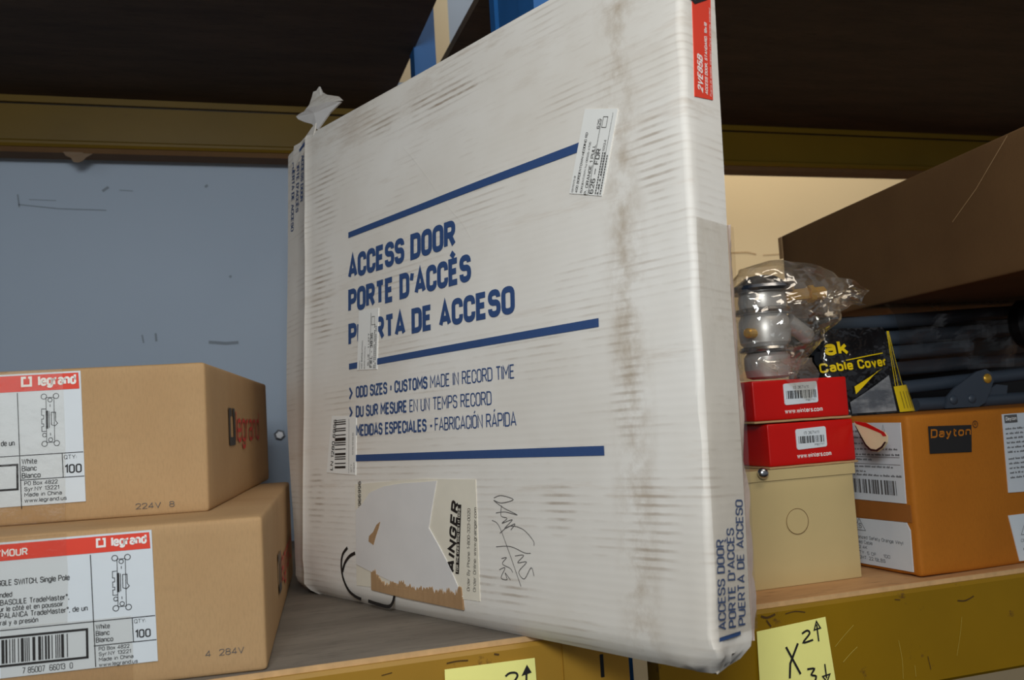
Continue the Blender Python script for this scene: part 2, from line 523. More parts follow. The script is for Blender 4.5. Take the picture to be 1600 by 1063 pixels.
class Ink:
    def __init__(s, frame, off=.0004):
        s.fr, s.off, s.v, s.f = frame, off, [], []
    def _add(s, pts, faces):
        k = len(s.v)
        s.v += [s.fr(a, b, s.off) for a, b in pts]
        s.f += [tuple(i + k for i in q) for q in faces]
        return s
    def text(s, txt, a, b, h, w=None, ang=0.0, bold=0.0, shear=0.0, right=False, flip=False):
        """(a,b) = baseline start (or end), h = cap height, w = width, bold = stroke share; units mm"""
        wt = (bold if bold else .10) * h
        sk, length = strokes_of(txt, .09 + (bold if bold else .1) * .85)
        hh = h - wt
        sx = (w - wt) / length if w else hh * .95
        c, n = cos(radians(ang)), sin(radians(ang))
        x0 = -(length * sx + wt) if right else 0.0
        for st in sk:
            pts = []
            for p in st:
                py = wt / 2 + p.y * hh
                px = x0 + wt / 2 + p.x * sx + shear * py
                if flip:
                    pts.append((a - px, b + py))
                else:
                    pts.append((a + px * c - py * n, b + px * n + py * c))
            s.line(pts, wt)
        return s
    def quad(s, p, nx=1):
        """four corners (mm) counter-clockwise from lower left, cut along the first edge"""
        P4 = [Vector((q[0], q[1])) * .001 for q in p]
        pts = []
        for i in range(nx + 1):
            k = i / nx
            pts += [tuple(P4[0].lerp(P4[1], k)), tuple(P4[3].lerp(P4[2], k))]
        return s._add(pts, [(2 * i, 2 * i + 2, 2 * i + 3, 2 * i + 1) for i in range(nx)])
    def rect(s, a0, a1, b0, b1, nx=1):
        return s.quad([(a0, b0), (a1, b0), (a1, b1), (a0, b1)], nx)
    def poly(s, pts):
        return s._add([(a * .001, b * .001) for a, b in pts], [tuple(range(len(pts)))])
    def line(s, pts, w, closed=False, smooth=0):
        P = [Vector(p) for p in pts]
        if smooth:
            Q = []
            n = len(P)
            for i in range(n - 1):
                p0, p1, p2, p3 = P[max(i - 1, 0)], P[i], P[i + 1], P[min(i + 2, n - 1)]
                for k in range(smooth):
                    u = k / smooth
                    Q.append(.5 * ((2 * p1) + (p2 - p0) * u + (2 * p0 - 5 * p1 + 4 * p2 - p3) * u * u + (3 * p1 - p0 - 3 * p2 + p3) * u ** 3))
            Q.append(P[-1])
            P = Q
        if closed:
            P = P + [P[0]]
        vs, fs = [], []
        for i, p in enumerate(P):
            e0 = p - P[i - 1] if i > 0 else (P[-1] - P[-2] if closed else P[1] - p)
            e1 = P[i + 1] - p if i < len(P) - 1 else (P[1] - P[0] if closed else p - P[-2])
            e0 = e0.normalized() if e0.length > 1e-9 else Vector((1, 0))
            e1 = e1.normalized() if e1.length > 1e-9 else e0
            d = e0 + e1
            d = d.normalized() if d.length > 1e-6 else e0
            nn = Vector((-d.y, d.x)) * w * .5 / max(abs(e1.dot(d)), .45)
            vs += [tuple((p + nn) * .001), tuple((p - nn) * .001)]
        fs = [(2 * i, 2 * i + 1, 2 * i + 3, 2 * i + 2) for i in range(len(P) - 1)]
        return s._add(vs, fs)
    def frame_rect(s, a0, a1, b0, b1, w):
        s.rect(a0, a1, b0, b0 + w); s.rect(a0, a1, b1 - w, b1)
        s.rect(a0, a0 + w, b0, b1); s.rect(a1 - w, a1, b0, b1)
        return s
    def circle(s, a, b, r, w, n=14):
        return s.line([(a + r * cos(2 * pi * k / n), b + r * sin(2 * pi * k / n)) for k in range(n)], w, True)
    def barcode(s, a0, a1, b0, b1, seed, unit=.45, vertical=False):
        rnd = random.Random(seed)
        x = a0
        while x < a1:
            w = unit * rnd.choice((1, 1, 2, 3))
            w = min(w, a1 - x)
            if vertical:
                s.rect(b0, b1, x, x + w)
            else:
                s.rect(x, x + w, b0, b1)
            x += w + unit * rnd.choice((1, 1, 2, 3))
        return s
    def words(s, a0, a1, b, h, seed):
        """a line of print too small to read"""
        rnd = random.Random(seed)
        x = a0
        while x < a1:
            w = h * rnd.uniform(1.2, 4.5)
            w = min(w, a1 - x)
            k = 0
            while k < w:
                g = min(h * .55, w - k)
                s.rect(x + k, x + k + g * .72, b, b + h * rnd.choice((.7, .7, 1.0)))
                k += h * .55
            x += w + h * .7
        return s
    def build(s, name, mat, parent, label=None):
        return obj(name, s.v, s.f, mat, parent, False, label)

def sheet(name, frame, pts, mat, parent, off=.0003, thick=.0003, label=None, sub=0):
    """a thin sheet lying on a face: top at off+thick, sides down to the face"""
    P = [(a * .001, b * .001) for a, b in pts]
    n = len(P)
    vs = [frame(a, b, off + thick) for a, b in P] + [frame(a, b, 0) for a, b in P]
    fs = [tuple(range(n))] + [(i, i + n, (i + 1) % n + n, (i + 1) % n) for i in range(n)]
    return obj(name, vs, fs, mat, parent, False, label)

# ================================================================== SETTING
ZS = -.1752                      # top of the shelf decks
YB = 1.47                        # inner face of the back beams
YW = 1.525                       # back wall
YR = 2.3                         # the wall beyond the right bay
structure(MB().box((-3, YW, -1.5), (.47, YW + .03, .60)).build('wall_back_left', 'wall_blue'))
structure(MB().box((-3, YW, .60), (.388, YW + .03, 2.4)).build('wall_back_upper_painted_light', 'wall_cream'))  # cream here imitates warm lamp light falling on the upper wall
structure(MB().box((.388, YW, .60), (.56, YW + .03, 2.4)).build('wall_back_upper_right', 'wall_blue'))
structure(MB().box((.3, YR, -1.5), (6, YR + .05, 2.4)).build('wall_back_right', 'wall_cream'))
structure(MB().box((-3, -3, -1.55), (6, YR, -1.5)).build('floor', 'concrete'))
wl = bpy.data.objects['wall_back_left']
wf_ = lambda a, b, o: Vector((a, YW - o, b))
k = Ink(wf_, .0006)
k.line([(-315, 372), (-260, 366), (-190, 364)], 1.6)
k.line([(-316, 388), (-314, 368)], 2)
k.line([(-300, 380), (-262, 379)], 1)
k.line([(-195, 395), (-186, 402)], 4)
k.line([(-170, 397), (-150, 396)], 1.2)
k.line([(-40, 404), (-36, 408)], 4)
k.line([(-42, 148), (-15, 145), (4, 146)], 5)
k.line([(-142, 163), (-140, 150)], 2)
k.line([(-122, 165), (-121, 152)], 3)
k.circle(-5, 255, 1.4, 1.6, 8)
k.build('scuff_mark', 'wall_scuff', wl)
MB().lathe([(.0095, 0), (.0095, .003), (.006, .006)], (.0633, YW, -.0087), (0, -1, 0), 6).build('bolt_head', 'steel', wl)
wr_ = lambda a, b, o: Vector((a * 1.508, YR - o, b * 1.508))
k = Ink(wr_, .0006)
k.line([(905, 292), (930, 290), (965, 291), (985, 287)], 2.2)
k.line([(1000, 285), (1040, 287)], 1.4)
k.build('scuff_mark', 'kraft', bpy.data.objects['wall_back_right'])

# ---- shelf decks
def deck(name, label, x0, x1, z1, th, mat, ed=None, y0=.6985, y1=YB):
    o = thing(name, label, 'shelf board', ((x0 + x1) / 2, (y0 + y1) / 2, z1 - th))
    w, d = (x1 - x0) / 2, (y1 - y0) / 2
    MB().box((-w, -d + .0008, 0), (w, d, th)).build('board', mat, o)
    if ed:
        for i, (a, b, m) in enumerate(((.02, .40, 'ply_edge'), (.40, .55, 'kraft_dark'), (.55, .98, 'ply_edge'))):
            MB().box((-w, -d - (.0006 if m == 'ply_edge' else .0), th * a), (w, -d + .0008, th * b)).build('veneer', m, o)
    return o
deck('plywood_deck', 'worn grey plywood shelf board under the tall white carton', -1.2, .262, ZS, .0105, 'ply_grey', True)
deck('plywood_deck', 'tan plywood shelf board under the beige steel box', .330, 1.6, ZS, .0105, 'ply_tan', True)
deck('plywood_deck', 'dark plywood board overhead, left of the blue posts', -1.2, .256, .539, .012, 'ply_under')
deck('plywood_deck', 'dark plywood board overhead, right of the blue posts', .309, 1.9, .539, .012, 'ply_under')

# ---- beams
def front_beam(label, x0, x1, mat, plate_at_right):
    o = thing('rack_beam', label, 'beam', ((x0 + x1) / 2, .713, -.2655))
    L = x1 - x0
    pr = [(-.0175, .0), (-.020, .003), (-.020, .083), (-.018, .0860), (-.0152, .0860), (-.0152, .0797), (.02, .0797), (.02, 0)]
    MB().prism(pr[::-1], (-L / 2, 0, 0), (0, 1, 0), (0, 0, 1), (1, 0, 0), L).build('channel', mat, o)
    xp = L / 2 - .022 if plate_at_right else -L / 2 - .018
    pl = MB().box((xp, -.0225, -.03), (xp + .056, -.0005, .083)).build('end_plate', mat, o)
    for zz in (.012, .052):
        MB().box((xp + .031, -.0228, zz), (xp + .034, -.0224, zz + .018)).build('slot', 'black_plastic', pl)
    return o
BL_ = front_beam('dirty orange-yellow front beam under the stacked brown cartons', -1.2, .262, 'rack_orange', True)
BR_ = front_beam('yellow front beam under the beige steel box and orange carton', .340, 1.6, 'rack_yellow', False)

def wear(o, pts, mat, name):
    c = o.location
    fr = lambda a, b, off: Vector((a - c.x, -.0204 - off, b - c.z))
    k = Ink(fr, .0002)
    for q, w in pts:
        k.line(q, w, smooth=3)
    o2 = k.build(name, mat, o)
    o2['kind'] = 'stuff'
wear(BL_, [([(146, -186), (154, -185.4), (163, -186)], 1.1), ([(184, -184), (188, -185)], 1.4), ([(120, -196), (124, -198)], .8), ([(96, -188), (104, -187)], .7), ([(176, -199), (178, -206)], .8)], 'rust', 'rust_patch')
wear(BR_, [([(422, -184), (428, -186), (436, -184)], 1.8), ([(427, -188), (431, -194)], 1.5), ([(446, -185), (456, -184), (466, -186)], .9), ([(629, -195), (638, -196), (648, -193)], 1.2), ([(560, -186), (566, -187)], .8), ([(590, -240), (592, -252)], .7)], 'rust', 'rust_patch')
wear(BR_, [([(493, -219), (503, -211), (514, -203)], .45), ([(500, -233), (508, -227), (516, -222)], .6), ([(560, -222), (562, -240), (561, -256)], .4), ([(632, -210), (628, -226), (622, -244)], .35), ([(575, -246), (575, -256)], .4)], 'scratch', 'pale_scratches')

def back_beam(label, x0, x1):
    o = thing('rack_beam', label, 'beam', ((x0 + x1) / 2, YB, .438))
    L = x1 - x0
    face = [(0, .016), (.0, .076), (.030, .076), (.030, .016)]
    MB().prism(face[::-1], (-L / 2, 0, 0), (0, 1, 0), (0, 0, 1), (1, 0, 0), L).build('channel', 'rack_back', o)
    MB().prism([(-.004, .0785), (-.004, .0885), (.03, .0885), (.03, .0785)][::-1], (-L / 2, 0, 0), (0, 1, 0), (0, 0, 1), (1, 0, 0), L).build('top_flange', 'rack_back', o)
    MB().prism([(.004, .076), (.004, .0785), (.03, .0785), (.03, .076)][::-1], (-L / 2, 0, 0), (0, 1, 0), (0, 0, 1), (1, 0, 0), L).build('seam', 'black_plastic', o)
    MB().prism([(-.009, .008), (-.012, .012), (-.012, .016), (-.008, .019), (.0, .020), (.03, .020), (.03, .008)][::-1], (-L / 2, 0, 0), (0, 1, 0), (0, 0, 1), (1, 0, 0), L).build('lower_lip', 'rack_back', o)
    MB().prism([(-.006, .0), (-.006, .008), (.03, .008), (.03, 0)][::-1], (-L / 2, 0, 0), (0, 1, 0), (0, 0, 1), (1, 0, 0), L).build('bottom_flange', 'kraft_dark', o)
    return o
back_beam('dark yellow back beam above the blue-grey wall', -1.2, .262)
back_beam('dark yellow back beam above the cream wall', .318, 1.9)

# ---- upright frame of the rack
o = thing('upright_frame', 'blue steel upright posts between the two bays behind the white carton', 'rack post', (.290, .95, -1.5))
def post(x0, x1, y0, y1, z1):
    d = (y1 - y0)
    pr = [(x0, y0), (x1, y0), (x1, y1), (x0, y1), (x0, y1 - d * .12), (x0 + .003, y1 - d * .15), (x0 + .003, y0 + d * .35), (x0, y0 + d * .32)]
    return MB().prism(pr, (0, -.95, 0), (1, 0, 0), (0, 1, 0), (0, 0, 1), z1).build('post', 'blue_steel', o)
post(-.022, .030, .738, .875, 2.4)
MB().box((-.036, .256, 0), (-.0045, .286, 2.4)).build('post', 'blue_steel', o)

# a torn scrap hanging from the left back beam
def scrap():
    pts = [(-18, 8), (-14, 2), (-7, -1), (-4, -7), (3, -8), (9, -5), (14, 1), (22, 6), (26, 9)]
    o = thing('tape_scrap', 'torn brown tape scrap hanging under the left back beam', 'scrap', (-.223, 1.463, .4395))
    vs = [Vector((a * .001, -.001 + .0004 * i, b * .001 - .0085)) for i, (a, b) in enumerate(pts)]
    n = len(vs)
    vs += [v + Vector((0, .0006, 0)) for v in vs]
    obj('scrap_sheet', vs, [tuple(range(n)), tuple(range(n, 2 * n))[::-1]] + [(i, i + n, (i + 1) % n + n, (i + 1) % n) for i in range(n)], 'tape_torn', o)
scrap()

# ================================================================== TALL WHITE CARTON
UO, TO, VO = .26, .025, .019
wb = thing('access_door_carton', 'tall white carton with blue ACCESS DOOR print, leaning out over the shelf edge', 'carton', (.19153, .76953, -.17724))
wb.rotation_mode = 'YXZ'
wb.rotation_euler = (-0.06237627278755603, -0.01535987942223936, -1.126737967051909)
UL, UR, VT, TH = -.515, .003, .492, .047
def sm(a, b, x):
    k = min(1, max(0, (x - a) / (b - a)))
    return k * k * (3 - 2 * k)
def bulge(u, v):
    k = .0022 * sin((u + .52) / .52 * pi) * sin(max(0, min(1, v / .49)) * pi)
    k += .0012 * noise.noise(Vector((u * 7, v * 7, 1.3)))
    return k
def vbot(u, t):
    return -.02220 - .01536 * u + .0625 * t
def flare(v):
    return .026 + .042 * sm(-.02, .22, v)
def L3(u, t, v):
    return Vector((u + UO, t - TO, v + VO))
def front(u, v, off=0.0):
    t = -bulge(u, v) - off
    if u < UL:
        t += (UL - u) * .20
    return L3(u, t, v)
def side(t, v, off=0.0):
    return L3(UR + off + .0010 * noise.noise(Vector((t * 10, v * 8, 4))), t, v)

def white_body():
    mb = MB()
    NU, NT_, r = 46, 6, .005
    rows = []
    vs_rows = [0.0, .004, .009, .014, .02] + [.02 + (VT - .028) * i / 44 for i in range(1, 45)] + [VT - .004, VT - .0012, VT]
    def section(v, inset):
        pts = []
        fl = flare(v)
        # left flare, then front face to the right
        pts.append((UL - fl, fl * .20 + inset, 0))
        pts.append((UL - fl * .5, fl * .5 * .20 + inset, 0))
        pts.append((UL - .0035, .0006 + inset, 5))
        pts.append((UL - .0005, -.0016 + .0006 * noise.noise(Vector((4, v * 25, 0))) + inset, 5))
        for i in range(NU + 1):
            u = UL + .0035 + (UR - r - UL - .0035) * i / NU
            pts.append((u, inset, 1))
        for a in (30, 60):
            pts.append((UR - r + r * sin(radians(a)), r - r * cos(radians(a)) + inset, 2))
        for i in range(NT_ + 1):
            t = r + (TH - 2 * r) * i / NT_
            pts.append((UR - inset, t, 3))
        for i in range(11):
            u = UR - r - (UR - UL - r) * i / 10
            pts.append((u, TH - inset, 4))
        pts.append((UL - fl, TH - inset, 4))
        pts.append((UL - fl - .001, TH * .6, 4))
        return pts
    for j, v in enumerate(vs_rows):
        edge = 0
        if j == 0: edge = .012
        elif j == 1: edge = .0062
        elif j == 2: edge = .0018
        elif j == len(vs_rows) - 1: edge = .004
        elif j == len(vs_rows) - 2: edge = .0012
        row = []
        for (u, t, kind) in section(v, 0):
            uc, tc = (UL + UR) / 2, TH / 2
            if edge:
                u += (edge if u < uc else -edge * .45) * (1 if abs(u - uc) > .24 else 0)
                t += edge * (1 if t < tc else -1)
            vv = v
            if v < .06:                       # bottom follows the shelf
                b = vbot(u, t)
                vv = b + (v / .06) * (.06 - b)
            if kind in (1, 5):
                tt = t - bulge(u, vv)
            else:
                tt = t
            if kind in (0,) and t < .02:
                tt = t - bulge(u, vv) * .5
            uu = u
            if kind == 3:
                uu = u + .0010 * noise.noise(Vector((t * 10, vv * 8, 4)))
            # dents: crushed lower right corner, crushed lower left corner, softened right crease
            d = math.hypot(u - UR, vv + .02)
            if d < .055:
                k = (1 - d / .055)
                nz = noise.noise_vector(Vector((u * 70, vv * 90, t * 90)))
                uu -= k * (.001 + .005 * nz.x)
                tt += k * .006 * nz.y
                vv += k * (.001 + .006 * max(nz.z, -.1))
            d = math.hypot(u - UL, vv + .015)
            if d < .05:
                k = 1 - d / .05
                nz = noise.noise_vector(Vector((u * 80, vv * 60, t * 80 + 5)))
                tt += k * .004 * (nz.y + .3)
                uu += k * .005 * nz.x
            if abs(u - UR) < .007 and t < .01:
                uu += .0015 * noise.noise(Vector((3, vv * 30, 0)))
                tt += .0012 * noise.noise(Vector((9, vv * 34, 2)))
            row.append(L3(uu, tt, vv))
        rows.append(row)
    n = len(rows[0])
    for row in rows:
        mb.v += row
    for j in range(len(rows) - 1):
        for i in range(n):
            a, b = j * n + i, j * n + (i + 1) % n
            mb.f.append((a, b, b + n, a + n))
    mb.f.append(tuple(range(n))[::-1])
    k = (len(rows) - 1) * n
    mb.f.append(tuple(range(k, k + n)))
    o = mb.build('carton_body', 'white_liner', wb)
    return auto_smooth(o, 40)
wbody = white_body()

# printed front
for q in ([(-425, 353), (-70, 353.5), (-70, 361), (-425, 359)], [(-425, 216), (-83, 215.5), (-83, 222), (-425, 222)], [(-414, 123.5), (-83, 121.5), (-83, 128.5), (-414, 129.8)]):
    Ink(front, .0006).quad(q, 24).build('blue_stripe', 'blue_ink', wb)
for tx, b, h, w, ang in (('ACCESS DOOR', 309, 25, 179, -.2), ('PORTE D’ACCÈS', 274, 24.5, 200, 0), ('PUERTA DE ACCESO', 239.5, 23.5, 254, -.3)):
    Ink(front, .0006).text(tx, -426, b, h, w, ang, .22).build('blue_headline', 'blue_ink', wb)
for b, (t1, w1), (t2, a2, w2) in ((186.3, ('ODD SIZES • CUSTOMS', 121), ('MADE IN RECORD TIME', -287, 112)),
                                  (166.8, ('DU SUR MESURE', 89), ('EN UN TEMPS RECORD', -319, 115)),
                                  (148, ('MEDIDAS ESPECIALES -', 128), ('FABRICACIÓN RÁPIDA', -281, 106))):
    k = Ink(front, .0006)
    k.text(t1, -412, b, 11.6, w1, -.15, .17)
    k.text(t2, a2, b - .3, 11.6, w2, -.3, .10)
    if b > 150:
        k.line([(-424, b + 11), (-419.5, b + 5.5), (-424, b)], 2.6)
    k.build('blue_line_of_print', 'blue_ink', wb)
# narrow left flap print (reads downward)
k = Ink(front, .0006)
k.text('ACCESS DOOR', -531, 472, 9.5, 54, -94, .13)
k.text('PORTE D’ACCÈS', -547.5, 474, 9.5, 64, -94, .13)
k.text('PUERTA DE ACCESO', -565, 474, 10, 82, -94, .13)
k.quad([(-552, 476), (-520, 481), (-520, 485), (-552, 480)])
k.build('blue_lettering', 'blue_ink', wb)
# right side print (reads upward)
k = Ink(side, .0006)
k.text('ACCESS DOOR', 13, 8, 8.6, 57, 87.5, .135)
k.text('PORTE D’ACCÈS', 24.5, 8, 8.6, 63.5, 87.3, .135)
k.text('PUERTA DE ACCESO', 35.5, 8, 8.6, 81.5, 87.3, .135)
k.quad([(5, 1.5), (29, 2.5), (29, 5), (5, 4)])
k.build('blue_lettering', 'blue_ink', wb)
lab = sheet('red_label', side, [(11, 368), (32.5, 371), (33, 400), (36.5, 456), (36.5, 491), (14.5, 491), (14, 452), (12.5, 400)], 'red_ink', wb, .0003, .0003, 'orange-red product label')
k = Ink(side, .0009)
k.text('2VE85B', 20.5, 373, 6.2, 27.5, 87, .18, .2)
k.text('ACCESS DOOR, STANDARD, 18x18', 26.3, 373, 3.2, 55, 87, .16)
k.text('Puerta de acceso, standard • Porte d’accès, standard', 30.9, 373, 2.0, 68, 87)
k.quad([(7, 441), (33, 448), (33, 451), (7, 444)])
k.build('white_lettering', 'white_ink', lab)
k = Ink(side, .0009)
k.poly([(5, 443), (16, 438), (32, 447), (19, 470), (6, 462), (8, 455), (4, 452)])
k.build('black_badge', 'black_ink', lab)
k = Ink(side, .0012)
k.text('TOUGH', 20, 441, 5, 22, 96, .18)
k.text('GUY', 27, 446, 5, 14, 96, .18)
k.build('white_lettering', 'white_ink', lab)

# shipping stickers on the front
def local(O, ang):
    c, s = cos(radians(ang)), sin(radians(ang))
    return lambda p, q: (O[0] + p * c + q * s, O[1] + p * s - q * c)
def sticker(name, O, ang, Lp, Wq, mat='label'):
    f = local(O, ang)
    return f, sheet(name, front, [f(0, Wq), f(Lp, Wq), f(Lp, 0), f(0, 0)], mat, wb, .0006, .0003, None)
f, st = sticker('paper_sticker', (-108, 323), 73, 65, 34, 'sticker')
st['label'] = 'white shipping sticker at the end of the top stripe'
k = Ink(front, .0013)
def tl(txt, p, q, h, w, bold=0):
    a, b = f(p, q)
    k.text(txt, a, b, h, w, ANG, bold)
def rule(p0, p1, q, w):
    k.line([f(p0, q), f(p1, q)], w)
ANG = 73
tl('CONTENTS OF', 1, 4, 1.8, 13)
tl('400 BORDENTOWN HEDDING RD', 1, 8.5, 2.5, 46, .12)
tl('BORDENTOWN NJ 08505-4706', 1, 13.5, 2.0, 39)
tl('P: ORANGE 1 PULL', 0, 19, 3.2, 38, .13)
rule(0, 57, 20, .4)
tl('625', 50, 19.5, 3.0, 7.5, .13)
tl('626 — FDR', 1, 25, 4.4, 34, .15)
tl('1994', 33, 29, 2.4, 9)
rule(0, 62, 30.5, .3)
k.line([f(51, 21.5), f(59, 21.5), f(59, 26), f(51, 26)], .4, True)
a0 = f(1, 28); 
for q in (27.6, 29.6, 32.6):
    for i in range(16):
        p = 1 + i * 2.0
        if random.random() < .85:
            k.line([f(p, q), f(p + 1.5, q)], 1.0)
k.build('printed_text', 'black_ink', st)
f, st = sticker('paper_sticker', (-409, 214), 86, 60, 36, 'sticker')
st['label'] = 'white sticker covering two letters of PUERTA'
k = Ink(front, .0013)
ANG = 86
tl('FROM', 1, 6, 1.8, 8)
tl('400 BORDENTOWN', 1, 10, 2.2, 28)
tl('BORDENTOWN NJ', 1, 15, 1.8, 22)
tl('BLUE   1 LEFT', 4, 22, 2.6, 32, .13)
tl('FIEL - 3836', 2, 28, 4.2, 34, .15)
rule(2, 56, 23.5, .4)
k.line([f(44, 25), f(52, 25), f(52, 30), f(44, 30)], .4, True)
for q in (31, 33.5):
    for i in range(22):
        if random.random() < .85:
            k.line([f(1 + i * 2, q), f(2.5 + i * 2, q)], 1.0)
k.build('printed_text', 'black_ink', st)
# barcode sticker
st = sheet('barcode_sticker', front, [(-468, 113), (-412, 110), (-411, 167), (-458, 171)], 'sticker', wb, .0006, .0003)
k = Ink(front, .0013)
k.barcode(117, 166, -451, -430, 5, 1.1, True)
k.text('LN 1280 6996', -455, 115, 5.5, 52, 82, .16)
k.text('96996', -415.5, 130, 2.2, 22, 89)
k.line([(-424, 112), (-424, 166)], .4)
k.text('QTY', -418, 113, 2.6, 8, 89)
k.text('ITEM', -413, 113, 2.6, 9, 89)
k.build('printed_text', 'black_ink', st)

# torn packing slip and bared board
slip = sheet('torn_slip', front, [(-412, 4), (-226, 6), (-227, 105), (-300, 106), (-413, 101)], 'cream_paper', wb, .0005, .0002, 'cream packing slip, mostly torn away')
k = Ink(front, .0010)
k.text('AINGER', -258.5, 26, 10, 60, 81, .24, .18)
k.text('Order By Phone: 1-800-323-0020', -238.5, 13, 3.6, 68, 86.5)
k.text('Order Online: www.grainger.com', -230.5, 13, 3.6, 69, 86.5)
Ink(front, .0010).text('3966996', -402, 76, 5.0, 28, 90, .16).build('printed_number', 'black_ink', slip)
k.quad([(-256.5, 26), (-252, 26), (-246, 84), (-250.5, 84)])
k.build('printed_text', 'black_ink', slip)
k = Ink(front, .0013)
k.text('FOR THE ONES WHO GET IT DONE', -252.6, 27.5, 2.8, 54, 84, .15)
k.build('pale_lettering', 'cream_paper', slip)
sheet('torn_patch', front, [(-411, 24), (-411, 76), (-399, 82), (-386, 93), (-362, 99), (-330, 102), (-300, 103), (-279, 104), (-283, 92), (-288, 76), (-292, 63), (-280, 50), (-268, 36), (-258, 22), (-248, 8), (-252, 2), (-300, 6), (-350, 12), (-392, 20)], 'torn_white', wb, .0010, .0004, 'ragged bare patch where the slip was torn off')
rnd = random.Random(3)
top = []
for i in range(137):
    a = -249 - i
    big = 8 + 12 * abs(noise.noise(Vector((a * .07, 3, 0)))) + 9 * sm(-362, -380, a) + 7 * sm(-259, -251, a)
    top.append((a, big + 3.0 * noise.noise(Vector((a * .9, 9, 0))) + rnd.uniform(-1.6, 2.6)))
sheet('bared_board', front, [(-385, 2), (-330, -1), (-290, -2), (-247, -3)] + top, 'kraft_torn', wb, .0013, .0004, 'bared brown corrugated board')
sheet('bared_board', front, [(-388, 47), (-380, 44), (-376, 52), (-371, 60), (-368, 66), (-374, 63), (-380, 56), (-387, 52)], 'kraft_torn', wb, .0013, .0004)
k = Ink(front, .0006)
k.line([(-428, 39), (-437, 32), (-440, 22), (-437, 9), (-427, -2), (-414, -7), (-404, -8.5)], 3.0, smooth=5)
k.line([(-392, -9), (-376, -10.5), (-358, -11), (-351, -6), (-348, 2)], 3.2, smooth=5)
k.line([(-414, 34.5), (-424, 31), (-433, 24), (-438, 15)], 3.2, smooth=5)
k.build('marker_scrawl', 'black_ink', wb)
k = Ink(front, .0006)
k.line([(-205, 90), (-196, 92), (-182, 89), (-196, 86), (-205, 88), (-193, 82), (-178, 77), (-192, 79), (-203, 78)], .55, smooth=6)
k.line([(-196, 84), (-197, 76), (-190, 74), (-196, 70), (-184, 73), (-193, 66), (-181, 70), (-186, 65)], .55, smooth=6)
k.line([(-199, 62), (-187, 68), (-172, 66), (-161, 58), (-160, 54)], .55, smooth=6)
k.line([(-208, 72), (-200, 68), (-190, 50), (-180, 30), (-176, 22)], .55, smooth=6)
k.line([(-204, 51), (-187, 52), (-171, 48), (-164, 48)], .55, smooth=6)
k.line([(-182, 45), (-172, 46), (-179, 40), (-169, 41), (-178, 33), (-172, 28), (-164, 37), (-161, 31)], .55, smooth=6)
k.line([(-198, 42), (-192, 43), (-197, 38), (-188, 35), (-185, 32)], .55, smooth=6)
k.line([(-201, 33), (-194, 35), (-199, 27), (-192, 26), (-194, 31), (-188, 26)], .55, smooth=6)
k.build('pen_signature', 'grey_ink', wb)

for q in ([(-478, 480), (-462, 452), (-442, 428), (-430, 402), (-424, 382)], [(-330, 425), (-300, 395), (-262, 352), (-238, 328), (-226, 312)], [(-470, 20), (-455, 55), (-440, 70)]):
    Ink(front, .0003).line(q, .7, smooth=5).build('crease_line', 'white_liner', wb)

# clear packing tape over the right side and its corner
def tape_side():
    mb = MB()
    na, nb = 8, 40
    for j in range(nb + 1):
        v = .004 + .276 * j / nb
        for i in range(na + 1):
            s_ = .003 + .045 * i / na
            rag = .003 * noise.noise(Vector((v * 40, 7, i)))
            wr = .0012 * abs(noise.noise(Vector((s_ * 60, v * 45, 2))))
            if s_ < 0:
                mb.v.append(L3(UR + s_ - .001, -.0010 - wr * .3 - bulge(UR + s_, v), v))
            else:
                mb.v.append(side(s_, v, .0012 + wr))
    for j in range(nb):
        for i in range(na):
            a = j * (na + 1) + i
            mb.f.append((a, a + 1, a + na + 2, a + na + 1))
    return mb.build('clear_tape', 'tape_clear', wb, True)
tape_side()

# torn flap at the top left corner
def ragged(name, pts, mat, th=.0018):
    n = len(pts)
    P = [L3(u * .001, t * .001, v * .001) for u, v, t in pts]
    nrm = Vector((0, 1, 0)) * th
    vs = P + [p + nrm for p in P]
    c = sum(P, Vector()) / n
    vs += [c, c + nrm]
    fs = [(2 * n, i, (i + 1) % n) for i in range(n)] + [(2 * n + 1, (i + 1) % n + n, i + n) for i in range(n)] + [(i, i + n, (i + 1) % n + n, (i + 1) % n) for i in range(n)]
    return obj(name, vs, fs, mat, wb)
ragged('torn_flap', [(-492, 491, 0), (-508, 503, 2), (-526, 511, 3), (-541, 519, 3), (-546, 524, 3), (-536, 523, 1), (-520, 521, -1), (-507, 520, -4), (-485, 515, -5), (-466, 513, -5), (-450, 509, -4), (-440, 506, -2), (-466, 502, -.5)], 'torn_white')
ragged('torn_flap', [(-520, 521, -1), (-512, 527, 1), (-509, 534, 2), (-507, 541, 3), (-500, 540, 3), (-494, 543, 3), (-487, 534, 2), (-474, 526, 0), (-458, 519, -2), (-444, 513, -3), (-436, 506, -3), (-450, 509, -4), (-466, 513, -5), (-485, 515, -5), (-507, 520, -4)], 'white_liner')
ragged('torn_flap', [(-553, 462, 5), (-558, 480, 6), (-552, 490, 4), (-538, 490, 4), (-522, 492, 2), (-505, 497, 0), (-494, 499, -1), (-499, 486, -1), (-520, 476, 0), (-538, 468, 2)], 'white_liner')
